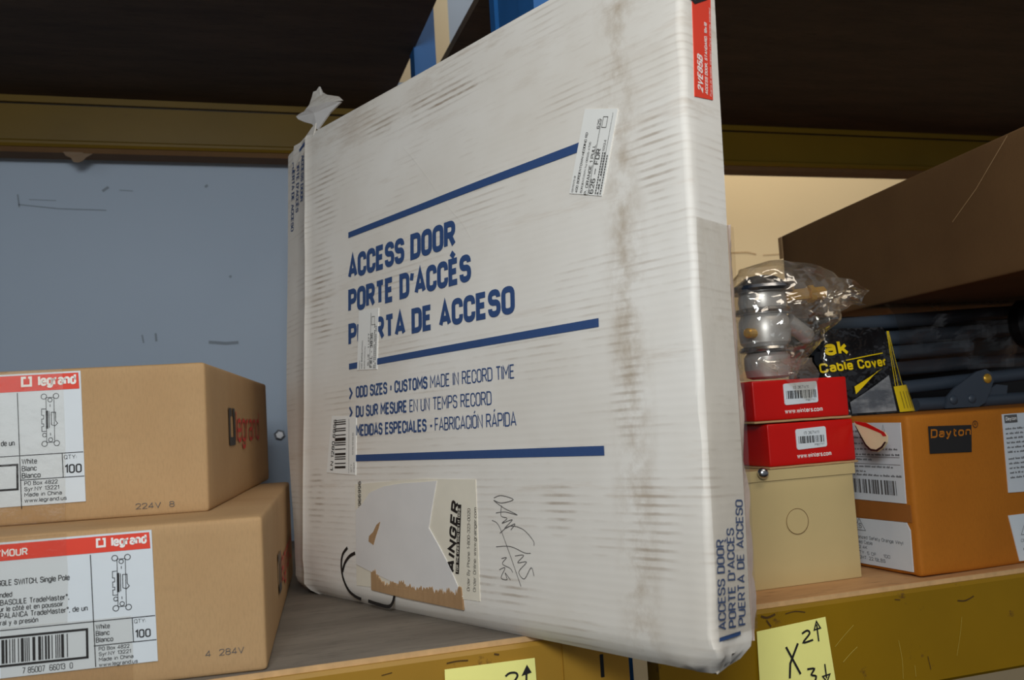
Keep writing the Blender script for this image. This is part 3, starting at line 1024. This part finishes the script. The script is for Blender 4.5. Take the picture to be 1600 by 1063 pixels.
# ragged paper edge behind the right side
def ragged_edge():
    mb = MB()
    n = 60
    for i in range(n + 1):
        v = -.004 + .286 * i / n
        e = .0015 + .004 * abs(noise.noise(Vector((v * 26, 1, 0)))) + .003 * sm(.28, .0, v) + .0015 * noise.noise(Vector((v * 140, 3, 0)))
        e *= min(1, (n - i) / 6 + .15, i / 5 + .2)
        bow = .0025 * noise.noise(Vector((v * 30, 8, 0)))
        for d, o_ in ((0, 0), (e, bow), (e, bow - .0012), (0, -.0012)):
            mb.v.append(L3(UR - .0015 + o_, TH - .001 + d, v))
    for i in range(n):
        for q in range(4):
            a, b = i * 4 + q, i * 4 + (q + 1) % 4
            mb.f.append((a, b, b + 4, a + 4))
    mb.f += [(3, 2, 1, 0), tuple(range(n * 4, n * 4 + 4))]
    mb.build('ragged_edge', 'torn_edge', wb)
ragged_edge()

# ================================================================== BROWN SWITCH CARTONS, LEFT
def fr_front(a, b, off=0.0):
    return Vector((a, -off, b))
def fr_side(a, b, off=0.0):
    return Vector((off, a, b))

def switch_art(k, a, b, h):
    """line drawing of a toggle switch, centre (a,b), height h"""
    q = h / 43.0
    X = lambda x: a + x * q
    Yy = lambda y: b + y * q
    for sx in (-1, 1):
        for sy in (-1, 1):
            k.circle(X(4.6 * sx), Yy(19 * sy), 2.1 * q, .5)
    k.line([(X(-3), Yy(18)), (X(-3), Yy(-18)), (X(3), Yy(-18)), (X(3), Yy(18))], .45, True)
    k.circle(X(0), Yy(16), 1.6 * q, .5)
    k.circle(X(0), Yy(-16), 1.6 * q, .5)
    k.line([(X(-3.2), Yy(9)), (X(-6.5), Yy(9)), (X(-6.5), Yy(4)), (X(-5), Yy(4)), (X(-5), Yy(1)), (X(-6.5), Yy(1)), (X(-6.5), Yy(-3)), (X(-5), Yy(-3)), (X(-5), Yy(-5)), (X(-6.5), Yy(-5)), (X(-6.5), Yy(-9)), (X(-3.2), Yy(-9))], .45)
    k.rect(X(-3.4), X(-1.6), Yy(-7), Yy(7.5))
    k.line([(X(-.8), Yy(7)), (X(-.8), Yy(-6.5))], .5)
    k.line([(X(.8), Yy(6)), (X(4), Yy(6)), (X(4), Yy(-1)), (X(5.5), Yy(-3)), (X(3.5), Yy(-5)), (X(.8), Yy(-4))], .5, True)
    k.circle(X(-4.5), Yy(-12), 1.5 * q, .5)
    k.line([(X(0), Yy(12.5)), (X(0), Yy(10.5))], .5)
    k.line([(X(0), Yy(-10.5)), (X(0), Yy(-12.5))], .5)

def bracket_logo(k, a, b, s):
    w = s * .22
    k.rect(a, a + w, b, b + s); k.rect(a + s - w, a + s, b, b + s)
    k.rect(a + w, a + s * .46, b + s - w, b + s); k.rect(a + s * .66, a + s - w, b + s - w, b + s)
    k.rect(a + w, a + s - w, b, b + w)

def soft(seed, amp):
    def w(q):
        n1 = noise.noise_vector(q * 9 + Vector((seed, 0, 0)))
        return q + n1 * amp
    return w

def switch_carton(loc, rz, Wd, D, H, label, A):
    o = thing('switch_carton', label, 'carton', loc, rz, 'switch cartons stacked at the left')
    rbox(-Wd, 0, 0, D, 0, H, .0035, 16, lambda q: q + noise.noise_vector(q * 8 + Vector((H * 90, 0, 0))) * .0004).build('carton_body', 'kraft', o, True)
    la, lb0, lb1, rb = A['lab']                     # right edge, bottom, top, lower edge of red band
    lab = sheet('product_label', fr_front, [(-Wd * 1000 + 12, lb0 - 1), (la + 2, lb0), (la, lb1), (-Wd * 1000 + 12, lb1 - 1)], 'label', o, .0008, .0003, 'white product label with a red band')
    k = Ink(fr_front, .0014)
    k.quad([(-Wd * 1000 + 12, rb - .5), (la - 1, rb), (la - 1.6, lb1 - 1.4), (-Wd * 1000 + 12, lb1 - 2.4)])
    k.build('red_band', 'red_ink', lab)
    k = Ink(fr_front, .0018)
    a, b, s, w = A['leg']
    bracket_logo(k, a, b, s)
    k.build('white_emblem', 'white_ink', lab)
    k = Ink(fr_front, .0018)
    k.text('legrand', a + s * 1.55, b, s * 1.05, w, .6, .2)
    if 'ym' in A:
        k.build('white_lettering', 'white_ink', lab)
        k = Ink(fr_front, .0018)
        k.text('PASS & SEYMOUR', A['ym'][0], A['ym'][1], 5.2, 54, 0, .17, 0, True)
    k.build('white_lettering', 'white_ink', lab)
    k = Ink(fr_front, .0014)
    dv, dvb, h1, q0, h2 = A['div']                   # column rule, its bottom, first rule, qty rule, second rule
    k.line([(dv, rb - 1), (dv + 2, dvb)], .6)
    k.line([(-Wd * 1000 + 12, h1), (la + 1, h1)], .6)
    k.line([(dv + 1, h2), (la + 1.5, h2)], .6)
    k.line([(q0, h1), (q0 + .5, h2)], .6)
    sc = A['sc']
    for i, tx in enumerate(('White', 'Blanc', 'Blanco')):
        k.text(tx, dv + 2.5, h1 - (7.0 + 5.6 * i) * sc, 4.4 * sc, (11.5, 11.2, 14)[i] * sc, 0, .13)
    k.text('QTY:', q0 + 1.3, h1 - 5.0 * sc, 3.4 * sc, 9.5 * sc)
    k.text('100', q0 + 1.6, h2 + 3.0 * sc, 7.2 * sc, 13 * sc, 0, .15)
    for i, tx in enumerate(('PO Box 4822', 'Syr.NY 13221', 'Made in China', 'www.legrand.us')):
        k.text(tx, dv + 4.2, h2 - (4.5 + 4.5 * i) * sc, 3.3 * sc, (25, 26, 28, 31.5)[i] * sc, 0, .13)
    switch_art(k, *A['sw'])
    for (tx, a, b, h, w) in A['right']:
        k.text(tx, a, b, h, w, 0, .13, 0, True)
    x0, x1, b0, b1 = A['bars']
    k.frame_rect(x0 - 40, x1, b0, b1, 1.6)
    if A.get('digits'):
        k.barcode(x0 - 36, x1 - 13, b0 + 2.4, b1 - 2.4, 11, .62)
        k.text('7 85007  66013  0', A['digits'][0], A['digits'][1], 4.2, None, 0, 0, 0, True)
    k.build('printed_text', 'black_ink', lab)
    # stamped lot code
    k = Ink(fr_front, .0009)
    tx, a, b, w = A['lot']
    k.text(tx, a, b, 4.6, w)
    k.build('stamped_code', 'grey_ink', o)
    # side mark
    k = Ink(fr_side, .0010)
    y, z, s, w = A['sidelogo']
    k.text('legrand', y + s * 1.2, z + 2, s * .92, w, 0, .12)
    k.build('red_logo', 'red_print', o)
    k = Ink(fr_side, .0010)
    bracket_logo(k, y, z, s)
    k.build('black_logo', 'black_ink', o)
    # clear tape across the label
    for (a0, a1, b0, b1) in A['tape']:
        sheet('clear_tape', fr_front, [(a0, b0), (a1, b0), (a1 + 1, (b0 + b1) / 2), (a1, b1), (a0, b1)], 'tape_clear', o, .0019, .0002)
    return o

switch_carton((.0142, .7014, -.1752), -.0981, .30, .43, .112, 'lower brown carton of the pair, with YMOUR on its red label band', dict(
    lab=(-77.5, 15.5, 108.5, 95.5), leg=(-115, 99.0, 6.6, 24), ym=(-160, 98), div=(-119, 16, 47.6, -92, 30.6), sc=.82, sw=(-98.5, 73, 40),
    right=[('TOGGLE SWITCH, Single Pole', -133, 78, 4.1, 52), ('Grounded', -170.5, 70, 3.8, 16), ('À BASCULE TradeMaster®,', -133.5, 64.6, 3.9, 49),
           ('sur le côté et en poussoir', -137.5, 60.3, 3.6, 43.5), ('PALANCA TradeMaster®, de un', -121.5, 55.6, 3.9, 57), ('lateral y a presión', -154, 51, 3.6, 31)],
    bars=(-179, -121.5, 22.5, 43.5), digits=(-132, 16.8), lot=('4  284V', -43, 14.5, 27), sidelogo=(155, 26, 36, 190),
    tape=[(-178, -93, .5, 49), (-220, -135, 49, 111)]))
UB = switch_carton((-.0255, .786, -.0634), -.1427, .30, .426, .1235, 'upper brown carton of the pair, resting on the other brown carton', dict(
    lab=(-97, 15.5, 121, 106.5), leg=(-142, 110, 8.3, 29), div=(-145, 13, 55.2, -112, 35.8), sc=1.0, sw=(-120.5, 82.5, 43),
    right=[('PALANCA TradeMaster®, de un', -147.5, 63.5, 4.6, 58)],
    bars=(-180, -145, 28, 49), lot=('224V  8', -57, 6.2, 30), sidelogo=(112, 51, 36, 180),
    tape=[(-200, -110.5, .5, 123)]))

# ================================================================== BEIGE STEEL JUNCTION BOX
o = thing('junction_box', 'beige steel junction box with a screwed lid under the red boxes', 'metal box', (.4895, .745, ZS))
hw = .0785
rbox(-hw, hw, 0, .125, 0, .1035, .0012, 6).build('box_body', 'beige_steel', o, True)
# the lid: a shallow pan over the body
lid = MB()
lid.box((-hw - .0015, -.0016, .1036), (hw + .0015, .1266, .1096))
lid.box((-hw - .0015, -.0016, .0995), (hw + .0015, -.0004, .1036))
lido = lid.build('lid', 'beige_steel', o)
kf = lambda a, b, off=0.0: Vector((a, -off, b))
ko = MB().lathe([(.0118, 0), (.0118, .0006), (.0112, .0007)], (.0115, 0, .0595), (0, -1, 0), 32).build('knockout', 'beige_steel', o)
k = Ink(kf, .0009)
k.circle(11.5, 59.5, 11.9, .5, 36)
k.build('knockout_groove', 'kraft_dark', o)
MB().lathe([(.0022, 0), (.0022, .004), (.0052, .004), (.0052, .005), (.0045, .007), (.002, .0082)], (-.0235, -.0016, .1075), (-.25, -1, 0), 20).build('screw', 'steel', o, True)

# ================================================================== RED BOXES
def gauge_box(loc, rz, w, d, h, label, text_num, L, www):
    o = thing('gauge_box', label, 'red box', loc, rz, 'red boxes on the steel box')
    rbox(-w, 0, 0, d, .0022, h, .0018, 8).build('box_body', 'red_gloss', o, True)
    tr = rbox(-w - .0012, .0014, -.0012, d + .001, 0, .0021, .0008, 10, lambda q: q + Vector((0, 0, .0004 * noise.noise(q * 60)))).build('corrugated_tray', 'kraft', o, True)
    a0, b0, a1, b1 = L
    pts = []
    for cx, cy, s0 in ((a1 - 2, b1 - 2, 0), (a0 + 2, b1 - 3, 90), (a0 + 2, b0 + 1.5, 180), (a1 - 2, b0 + 2.5, 270)):
        for s in (0, 30, 60, 90):
            pts.append((cx + 2 * cos(radians(s0 + s)), cy + 2 * sin(radians(s0 + s))))
    lab = sheet('barcode_label', fr_front, pts, 'label', o, .0004, .0003)
    k = Ink(fr_front, .0009)
    k.text(text_num, (a0 + a1) / 2 - 8, b1 - 6.4, 2.8, 17)
    k.barcode(a0 + 2.5, a1 - 2, b0 + 5.2, b1 - 8, 21, .42)
    k.text('P907117', a1 - 14, b0 + 2.2, 2.0, 11)
    k.build('printed_text', 'black_ink', lab)
    k = Ink(fr_front, .0006)
    k.text('www.winters.com', www[0], www[1], 4.4, www[2], .4, .16)
    k.build('white_lettering', 'white_ink', o)
    return o
gz = ZS + .1098
g1 = gauge_box((.5735, .745, gz), .010, .097, .11, .0425, 'lower red box with a cream tongue flap sticking out at its right', '(1) 367W11', (-66.5, 17, -32.5, 37), (-67, 8.5, 38.5))
g2 = gauge_box((.5712, .746, gz + .0435), -.006, .1055, .105, .0405, 'upper red box under the bagged metal fitting', '(1) 367W11', (-72, 16.5, -34.5, 37.5), (-72.5, 8, 42))
# tongue flap
def tongue():
    P = [(1.0, 0.0, 40.0), (1.0, -17.7, 38.2), (-.1, -43.0, 29.2), (-.4, -46.2, 25.6), (-.3, -44.9, 19.9), (.1, -39.2, 14.8), (.6, -30.4, 10.8), (.9, -21.5, 11.1), (1.1, -13.9, 15.9), (1.1, -7.6, 25.4), (1.0, -1.3, 36.1)]
    vs = [Vector(p) * .001 for p in P]
    n = len(vs)
    vs += [v + Vector((.0022, .0008, -.0006)) for v in vs]
    fl = obj('tongue_flap', vs, [tuple(range(n))[::-1], tuple(range(n, 2 * n))] + [(i, (i + 1) % n, (i + 1) % n + n, i + n) for i in range(n)], 'cream_card', g1, False, 'cream tongue flap with a red top edge')
    def strip(name, idx, mat, inset, off):
        A = [Vector(P[i]) * .001 for i in idx]
        c = Vector((.0006, -.022, .024))
        m = len(A)
        q = [a + Vector((-off, 0, 0)) for a in A] + [a + (c - a).normalized() * inset + Vector((-off, 0, 0)) for a in A]
        obj(name, q, [(i, i + 1, i + 1 + m, i + m) for i in range(m - 1)], mat, fl)
    strip('red_edge', [0, 1, 2, 3], 'red_gloss', .0050, .0004)
    strip('dark_edge', [4, 5, 6, 7, 8, 9, 10], 'black_plastic', .0022, .0006)
tongue()

# ================================================================== BAGGED METAL FITTING
zb = gz + .0845
o = thing('metal_fitting', 'silver metal fitting with brass nut inside the clear crumpled bag', 'fitting', (.508, .783, zb))
auto_smooth(MB().lathe([(.016, .002), (.021, .004), (.0225, .012), (.0225, .024), (.019, .028)], n=40).build('lower_cup', 'alu', o))
auto_smooth(MB().lathe([(.014, .028), (.0255, .029), (.0265, .031), (.0255, .0335), (.022, .0345)], n=40).build('lower_flange', 'steel', o))
auto_smooth(MB().lathe([(.021, .0345), (.0245, .038), (.0255, .048), (.0250, .060), (.022, .066)], n=40).build('barrel', 'alu', o))
auto_smooth(MB().lathe([(.022, .066), (.0275, .067), (.029, .0695), (.0275, .072), (.022, .073)], n=40).build('middle_flange', 'steel', o))
auto_smooth(MB().lathe([(.023, .073), (.024, .080), (.0225, .088)], n=40).build('neck', 'alu', o))
auto_smooth(MB().lathe([(.0225, .088), (.031, .0885), (.0325, .0915), (.031, .0945), (.026, .0965), (.016, .104), (.008, .106)], n=40).build('dome_cap', 'steel', o))
auto_smooth(MB().lathe([(.0065, 0), (.0065, .024), (.009, .0245), (.009, .030), (.0065, .0305), (.0065, .042)], (.020, -.012, .083), (1, -.1, .06), 6).build('brass_nut', 'brass', o), 25)
auto_smooth(MB().lathe([(.005, 0), (.005, .012), (.0035, .014)], (-.020, -.012, .047), (-.9, -.5, 0), 12).build('brass_port', 'brass', o), 25)
auto_smooth(MB().lathe([(.0085, 0), (.0085, .03), (.006, .034)], (.030, .004, .060), (.8, .1, -.55), 16).build('outlet', 'alu', o), 25)

def bag():
    o = thing('plastic_bag', 'clear crumpled plastic bag around the metal fitting on the red boxes', 'plastic bag', (.508, .783, zb))
    mb = MB()
    NA, NH = 44, 28
    # outline of the bag in x at each height: (z, left, right)
    prof = [(.0008, -.028, .030), (.009, -.036, .034), (.025, -.040, .050), (.040, -.040, .066), (.045, -.040, .064), (.052, -.039, .078), (.058, -.038, .088),
            (.070, -.038, .086), (.078, -.038, .096), (.092, -.036, .098), (.104, -.031, .090), (.113, -.018, .076), (.119, .006, .050), (.121, .012, .030)]
    def pf(z):
        for (z0, l0, r0), (z1, l1, r1) in zip(prof, prof[1:]):
            if z0 <= z <= z1:
                k = (z - z0) / (z1 - z0)
                return l0 + (l1 - l0) * k, r0 + (r1 - r0) * k
        return prof[-1][1:]
    z0, z1 = prof[0][0], prof[-1][0]
    for j in range(NH + 1):
        z = z0 + (z1 - z0) * j / NH
        l, r = pf(z)
        for i in range(NA):
            a = 2 * pi * i / NA
            cx, rx = (l + r) / 2, (r - l) / 2
            ry = .036 * min(1, .35 + .65 * sin(pi * min(1, max(.12, j / NH))))
            x, y = cx + rx * cos(a), ry * sin(a) * (1 - .35 * max(0, cos(a)) ** 2)
            p = Vector((x, y, z))
            nv = Vector((cos(a), sin(a), .2))
            d = .0040 * noise.noise(p * 46) - .0085 * abs(noise.noise(p * 34 + Vector((5, 2, 0)))) - .0040 * abs(noise.noise(p * 90)) + .004
            p += nv * d
            p.z = max(p.z, .0006)
            mb.v.append(p)
    for j in range(NH):
        for i in range(NA):
            a, b = j * NA + i, j * NA + (i + 1) % NA
            mb.f.append((a, b, b + NA, a + NA))
    mb.f.append(tuple(range(NH * NA, (NH + 1) * NA)))
    auto_smooth(mb.build('bag_skin', 'bag_film', o), 22)
    # the gathered tail drooping over the front of the upper red box
    mb = MB()
    n = 16
    for j in range(n + 1):
        k = j / n
        z = .020 - .040 * k
        w = .028 * (1 - k) ** .8 + .003
        for i in range(13):
            q = i / 12 * 2 - 1
            x = .004 + .010 * k + q * w
            y = -.024 - .0175 * sm(0, .45, k) - .0035 * abs(noise.noise(Vector((x * 120, z * 60, 3)))) - .003 * (1 - q * q) * (1 - k)
            mb.v.append(Vector((x, y, z)))
    for j in range(n):
        for i in range(12):
            a = j * 13 + i
            mb.f.append((a, a + 1, a + 14, a + 13))
    auto_smooth(mb.build('bag_tail', 'bag_film', o), 22)
    # twisted corner at the right
    mb = MB()
    for j in range(9):
        k = j / 8
        for i in range(14):
            a = 2 * pi * i / 14
            c = Vector((.070 + .034 * k, -.012 - .006 * k, .080 + .006 * sin(k * 3)))
            rr = .020 * (1 - .55 * k) + .004 * noise.noise(Vector((a * 2, k * 4, 0)))
            mb.v.append(c + Vector((.006 * sin(a * 3), rr * .7 * cos(a), rr * sin(a))))
    for j in range(8):
        for i in range(14):
            a, b = j * 14 + i, j * 14 + (i + 1) % 14
            mb.f.append((a, b, b + 14, a + 14))
    mb.f.append(tuple(range(8 * 14, 9 * 14)))
    auto_smooth(mb.build('bag_corner', 'bag_film', o), 22)
bag()

# ================================================================== ORANGE CARTON, RIGHT
o = thing('cable_carton', 'orange-brown carton with a black Dayton logo at the right', 'carton', (.6055, .7085, ZS), .0493)
DH = .1525
def dw(q):
    k = noise.noise_vector(q * 9 + Vector((3, 0, 0))) * .0007
    q = q + k
    if q.z < .012 and q.x < .03:
        q.z += .002 * abs(noise.noise(q * 80))
    return q
rbox(0, .40, 0, .22, 0, DH, .0045, 18, dw).build('carton_body', 'kraft_orange', o, True)
k = Ink(fr_front, .0012)
k.quad([(23, 115), (75, 113), (78, 139), (24, 141)])
k.circle(83, 139.5, 3.2, .6)
k.text('R', 81.7, 137.8, 3.2, 2.6)
k.build('black_logo', 'black_ink', o)
k = Ink(fr_front, .0016)
k.text('Dayton', 25.5, 129.5, 8.4, 50, -.6, .19, .12)
k.build('logo_lettering', 'kraft_orange', o)
lab = sheet('paper_label', fr_front, [(117, 70), (180, 68), (180, 147), (119.5, 147)], 'label_cool', o, .0009, .0003)
k = Ink(fr_front, .0015)
k.rect(121, 138, 138, 146)
for i in range(11):
    k.words(121, 176, 131.5 - i * 4.6 - (2 if i > 5 else 0), 2.0, i)
k.barcode(142, 176, 74, 86, 4, .6)
k.build('printed_text', 'grey_ink', lab)
k = Ink(fr_front, .0019)
k.text('Dayton', 122, 140.5, 3.6, 14.5, 0, .17, .1)
k.build('white_lettering', 'white_ink', lab)
lab = sheet('paper_label', fr_front, [(122, 3), (190, 2), (190, 48), (113.5, 48)], 'label', o, .0009, .0003)
k = Ink(fr_front, .0015)
k.line([(127, 28), (136, 44), (145, 28)], .5, True)
k.text('CON', 126, 21, 3, 9)
for i in range(3):
    k.words(128, 180, 13 - i * 5, 2.2, 40 + i)
k.build('printed_text', 'grey_ink', lab)
# its left side
fs_ = lambda a, b, off=0.0: Vector((-off, a, b))
lab = sheet('paper_label', fs_, [(10, 69), (7.5, 146), (130, 147), (130, 69)], 'label_cool', o, .0009, .0003)
k = Ink(fs_, .0015)
k.barcode(20, 125, 76, 90, 8, .8)
for i, (b, a0) in enumerate(((137, 40), (131, 34), (125, 30), (119.5, 14), (114, 12), (109, 50), (102, 22), (97, 60), (93.5, 12))):
    k.words(a0, 126, b, 2.0, 60 + i)
k.line([(12, 112.5), (128, 112.5)], .5)
k.line([(12, 105.5), (128, 105.5)], .5)
k.line([(34, 130), (30, 144), (27, 130)], .5, True)
k.build('printed_text', 'grey_ink', lab)
sheet('brown_tape', fs_, [(5, 51.5), (5, 68), (150, 69), (150, 50)], 'tape_brown', o, .0007, .0002)
lab = sheet('paper_label', fs_, [(9, 5), (8, 44), (12, 51), (130, 49), (130, 4)], 'label_cool', o, .0009, .0003)
k = Ink(fs_, .0015)
def mirror_text(tx, a, b, h, w):
    """print on the left side: local y runs away to the viewer's left"""
    k.text(tx, a, b, h, w, 0, .11, 0, False, True)
mirror_text('Galvanized Safety Orange Vinyl', 90, 29.5, 3.4, 72)
mirror_text('Coated Cable', 90, 24.5, 3.4, 30)
mirror_text('1/2 4K', 84, 19.5, 3.2, 16)
mirror_text('QTY: 5 OF', 84, 14, 3.2, 28)
mirror_text('100', 46, 14, 3.2, 9)
mirror_text('WEIGHT: 22.19LBS', 90, 9, 3.4, 46)
k.line([(84, 38), (76, 50), (68, 38)], .5, True)
mirror_text('ES', 82, 40, 5, 9)
k.build('printed_text', 'black_ink', lab)

# ================================================================== CABLE COVER PACK
def pack():
    zt = ZS + DH + .0006
    o = thing('cable_cover_pack', 'black and yellow glossy Cable Cover pack on the orange carton', 'pack', (.661, .828, zt))
    o.scale = (1.03, 1.0, 1.03)
    PX = lambda X: X - .640
    out = [(-.052, .0), (-.056, .06), (-.052, .088), (-.030, .0915), (.0, .092), (.030, .0925), (.034, .090), (.037, .074), (.042, .052), (.048, .028), (.054, .0)]
    nz, nx = 20, 22
    def lr(z):
        # left and right edges
        l = -.055 + .006 * max(0, (z - .06) / .03)
        r = .054 - .024 * (z / .0925) ** 1.1
        return l, r
    def th(q, k):
        return .016 * (1 - (2 * q - 1) ** 2) ** .5 * (1 - .75 * k)
    mb = MB()
    for s in (-1, 1):
        for j in range(nz + 1):
            k = j / nz
            z = .0925 * k
            l, r = lr(z)
            for i in range(nx + 1):
                q = i / nx
                x = l + (r - l) * q
                y = s * th(q, k)
                if 0 < i < nx:
                    y += .0022 * noise.noise(Vector((x * 55, z * 55, s * 3)))
                mb.v.append(Vector((x, y + .004 * k, z)))
    N = (nz + 1) * (nx + 1)
    for s in (0, 1):
        for j in range(nz):
            for i in range(nx):
                a = s * N + j * (nx + 1) + i
                f = (a, a + 1, a + nx + 2, a + nx + 1)
                mb.f.append(f if s == 0 else f[::-1])
    for j in range(nz):
        a = j * (nx + 1)
        mb.f.append((a, a + nx + 1, a + nx + 1 + N, a + N))
        a += nx
        mb.f.append((a + nx + 1, a, a + N, a + nx + 1 + N))
    t = NT('black_gloss_film').set(.12, 0, .9)
    t.color(t.mix(t.ramp(t.noise(18, 3), .4, .7), S(22, 22, 24), S(44, 46, 50)))
    t.bump(t.noise(34, 3), 1.0, .008)
    body = mb.build('pouch', t.m, o, True)
    def fr(a, b, off=0.0):
        z = min(max(b, 0), .0925)
        l, r = lr(z)
        q = min(max((a - l) / (r - l), 0), 1)
        k = z / .0925
        return Vector((a, -th(q, k) + .004 * k - .0022 - off, z))
    k = Ink(fr, .0003)
    k.text('ak', -51, 64, 16, 26, 0, .21)
    k.text('Cable Cover', -58, 46, 10, 79, 3, .2)
    k.quad([(-26, 22), (4, 44), (14, 48), (-26, 30)], 6)
    k.line([(-30, 58), (0, 62), (18, 64)], 1.0)
    for x0, x1 in ((26, 33), (30, 34), (37, 35)):
        k.line([(x0, 28), ((x0 + x1) / 2 - 1, 58), (x1 - 1, 88)], .9)
    k.build('yellow_lettering', 'yellow_print', o)
    k = Ink(fr, .0004)
    k.quad([(24, .5), (53, .5), (46, 29), (23, 27.5)], 8)
    k.build('yellow_block', 'yellow_print', o)
    k = Ink(fr, .0009)
    for x in (32, 37, 42, 46):
        k.line([(x, 4), (x - 1.5, 22)], .7)
    k.build('dark_ribs', 'black_ink', o)
    t = NT('grey_window').set(.2, 0, .6)
    t.color(t.mix(t.ramp(t.noise(22, 4, .6, (1, 1, 3)), .4, .65), S(86, 90, 96), S(150, 152, 154)))
    t.bump(t.noise(60, 4), .8, .004)
    k = Ink(fr, .0003)
    k.quad([(-34, 2), (20, 2), (20, 40), (-34, 14)], 8)
    k.build('clear_window', t.m, o)
pack()

# ================================================================== GREY TUBE STAND
def stand():
    zt = ZS + DH + .0004
    o = thing('tube_stand', 'folded grey steel tube stand with a riveted bracket on the orange carton', 'stand', (.82, .85, zt))
    T = lambda x, z, y=0.0: (x - .82, y, z - zt)
    tubes = [((.735, -.0155), (.98, -.0165), .0075, -.006), ((.728, .0045), (.99, .0165), .0078, .004), ((.640, .0240), (.84, .0300), .0085, .024),
             ((.636, .0430), (.85, .0500), .0085, .026), ((.640, .0605), (.87, .0680), .0085, .024), ((.640, .0800), (.98, .0925), .0085, .030),
             ((.655, .020), (.97, .033), .008, .050), ((.655, .058), (.97, .072), .009, .062)]
    for (a, b, r, y) in tubes:
        mb = MB().tube([T(a[0], a[1], y), T((a[0] + b[0]) / 2, (a[1] + b[1]) / 2, y), T(b[0], b[1], y)], r, 18)
        auto_smooth(mb.build('tube', 'grey_tube', o))
    pts = [(.767, -.0215), (.771, -.008), (.782, .001), (.799, .010), (.815, .018), (.829, .0205), (.837, .015), (.838, .006), (.831, -.006), (.823, -.018), (.813, -.0222)]
    br = MB().prism([(x - .82, z - zt) for x, z in pts], (0, -.018, 0), (1, 0, 0), (0, 0, 1), (0, 1, 0), .003).build('bracket', 'grey_tube', o)
    for x, z, r in ((.829, .0095, .0055), (.778, -.0125, .0052), (.804, -.0125, .0052)):
        auto_smooth(MB().lathe([(r, 0), (r, .0012), (r * .7, .0026), (r * .2, .0032)], T(x, z, -.018), (0, -1, 0), 18).build('rivet', 'grey_tube' if r < .0055 else 'brass', br))
    pts = [(.838, -.022), (.836, -.004), (.850, .002), (.866, .000), (.860, -.022)]
    MB().prism([(x - .82, z - zt) for x, z in pts], (0, -.010, 0), (1, 0, 0), (0, 0, 1), (0, 1, 0), .003).build('lug', 'grey_tube', o)
    auto_smooth(MB().lathe([(.026, 0), (.030, .004), (.030, .016), (.026, .020)], T(.908, .072, .002), (.2, -1, 0), 36).build('end_wheel', 'black_plastic', o))
    auto_smooth(MB().lathe([(.006, .0), (.006, .026), (.003, .028)], T(.908, .072, .002), (.2, -1, 0), 18).build('wheel_hub', 'steel', o))
    MB().box((-.19, .075, .0), (.26, .078, .118)).build('dark_backing', 'black_plastic', o)  # added backing sheet that makes the gaps between the tubes dark
    # smoky wrap over the bundle
    mb = MB()
    n, m = 34, 16
    for j in range(m + 1):
        for i in range(n + 1):
            x = .718 + .28 * i / n
            s = j / m
            z = .022 + .0805 * s
            y = -.002 - .010 * sin(pi * s) + .070 * max(0, s - .85) + .0065 * noise.noise(Vector((x * 32, s * 4, 5)))
            mb.v.append(Vector(T(x, z, y)))
    for j in range(m):
        for i in range(n):
            a = j * (n + 1) + i
            mb.f.append((a, a + 1, a + n + 2, a + n + 1))
    mb.build('plastic_wrap', 'wrap_dark', o)
    return o
stand()

# ================================================================== LONG BROWN CARTON ON TOP
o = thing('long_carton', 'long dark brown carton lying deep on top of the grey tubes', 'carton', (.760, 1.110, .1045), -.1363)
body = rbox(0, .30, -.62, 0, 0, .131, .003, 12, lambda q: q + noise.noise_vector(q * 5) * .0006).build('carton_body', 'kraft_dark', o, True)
fl_ = lambda a, b, off=0.0: Vector((-off, a, b))
k = Ink(fl_, .0009)
k.line([(-470, 128), (-420, 90), (-380, 66)], .8)
k.build('crease', 'kraft', o)
MB().box((-.0015, -.004, .098), (.0, .006, .129)).build('end_flap', 'kraft', o)

# ================================================================== STICKY NOTES ON THE BEAMS
def note(label, pts, draw):
    o = thing('sticky_note', label, 'note', (pts[0][0] * .001, .6925, pts[0][1] * .001))
    fr = lambda a, b, off=0.0: Vector((a - pts[0][0] * .001, -.0010 - off - .002 * sm(.0, .07, abs(b - pts[0][1] * .001)), b - pts[0][1] * .001))
    n = len(pts)
    sheet('note_paper', fr, pts, 'note_yellow', o, .0002, .0002)
    k = Ink(fr, .0012)
    draw(k)
    k.build('marker_writing', 'black_ink', o)
note('yellow sticky note with 2 and an arrow on the left front beam', [(144, -190), (142, -262), (217, -264), (216.5, -191)], lambda k: (
    k.line([(191.5, -201.5), (195, -199.5), (200, -200), (201, -203), (196, -208), (191, -212), (201, -211)], 1.6, smooth=4),
    k.line([(207.5, -216), (209, -197)], 1.6), k.poly([(204.5, -203), (213, -201.5), (209.5, -195)])))
note('yellow sticky note marked X with two arrows on the right front beam', [(416, -196), (413, -268), (490, -266), (485, -192)], lambda k: (
    k.line([(442.5, -212), (454, -236)], 2.0), k.line([(454.5, -210.5), (445, -226), (443, -238)], 2.0),
    k.line([(459.5, -203), (465, -201), (467, -204), (460, -210.5), (470, -209.5)], 1.7, smooth=4),
    k.line([(475.5, -211.5), (475, -197)], 1.4), k.line([(472, -201.5), (478.5, -200.5), (475, -194.5)], 1.2, True),
    k.line([(461, -233), (468, -233.5), (464.5, -238), (469, -240), (466, -245), (461, -245)], 1.7, smooth=4),
    k.line([(479, -231), (479.3, -243)], 1.4), k.line([(475.5, -241), (483, -240), (479.3, -246)], 1.2, True)))
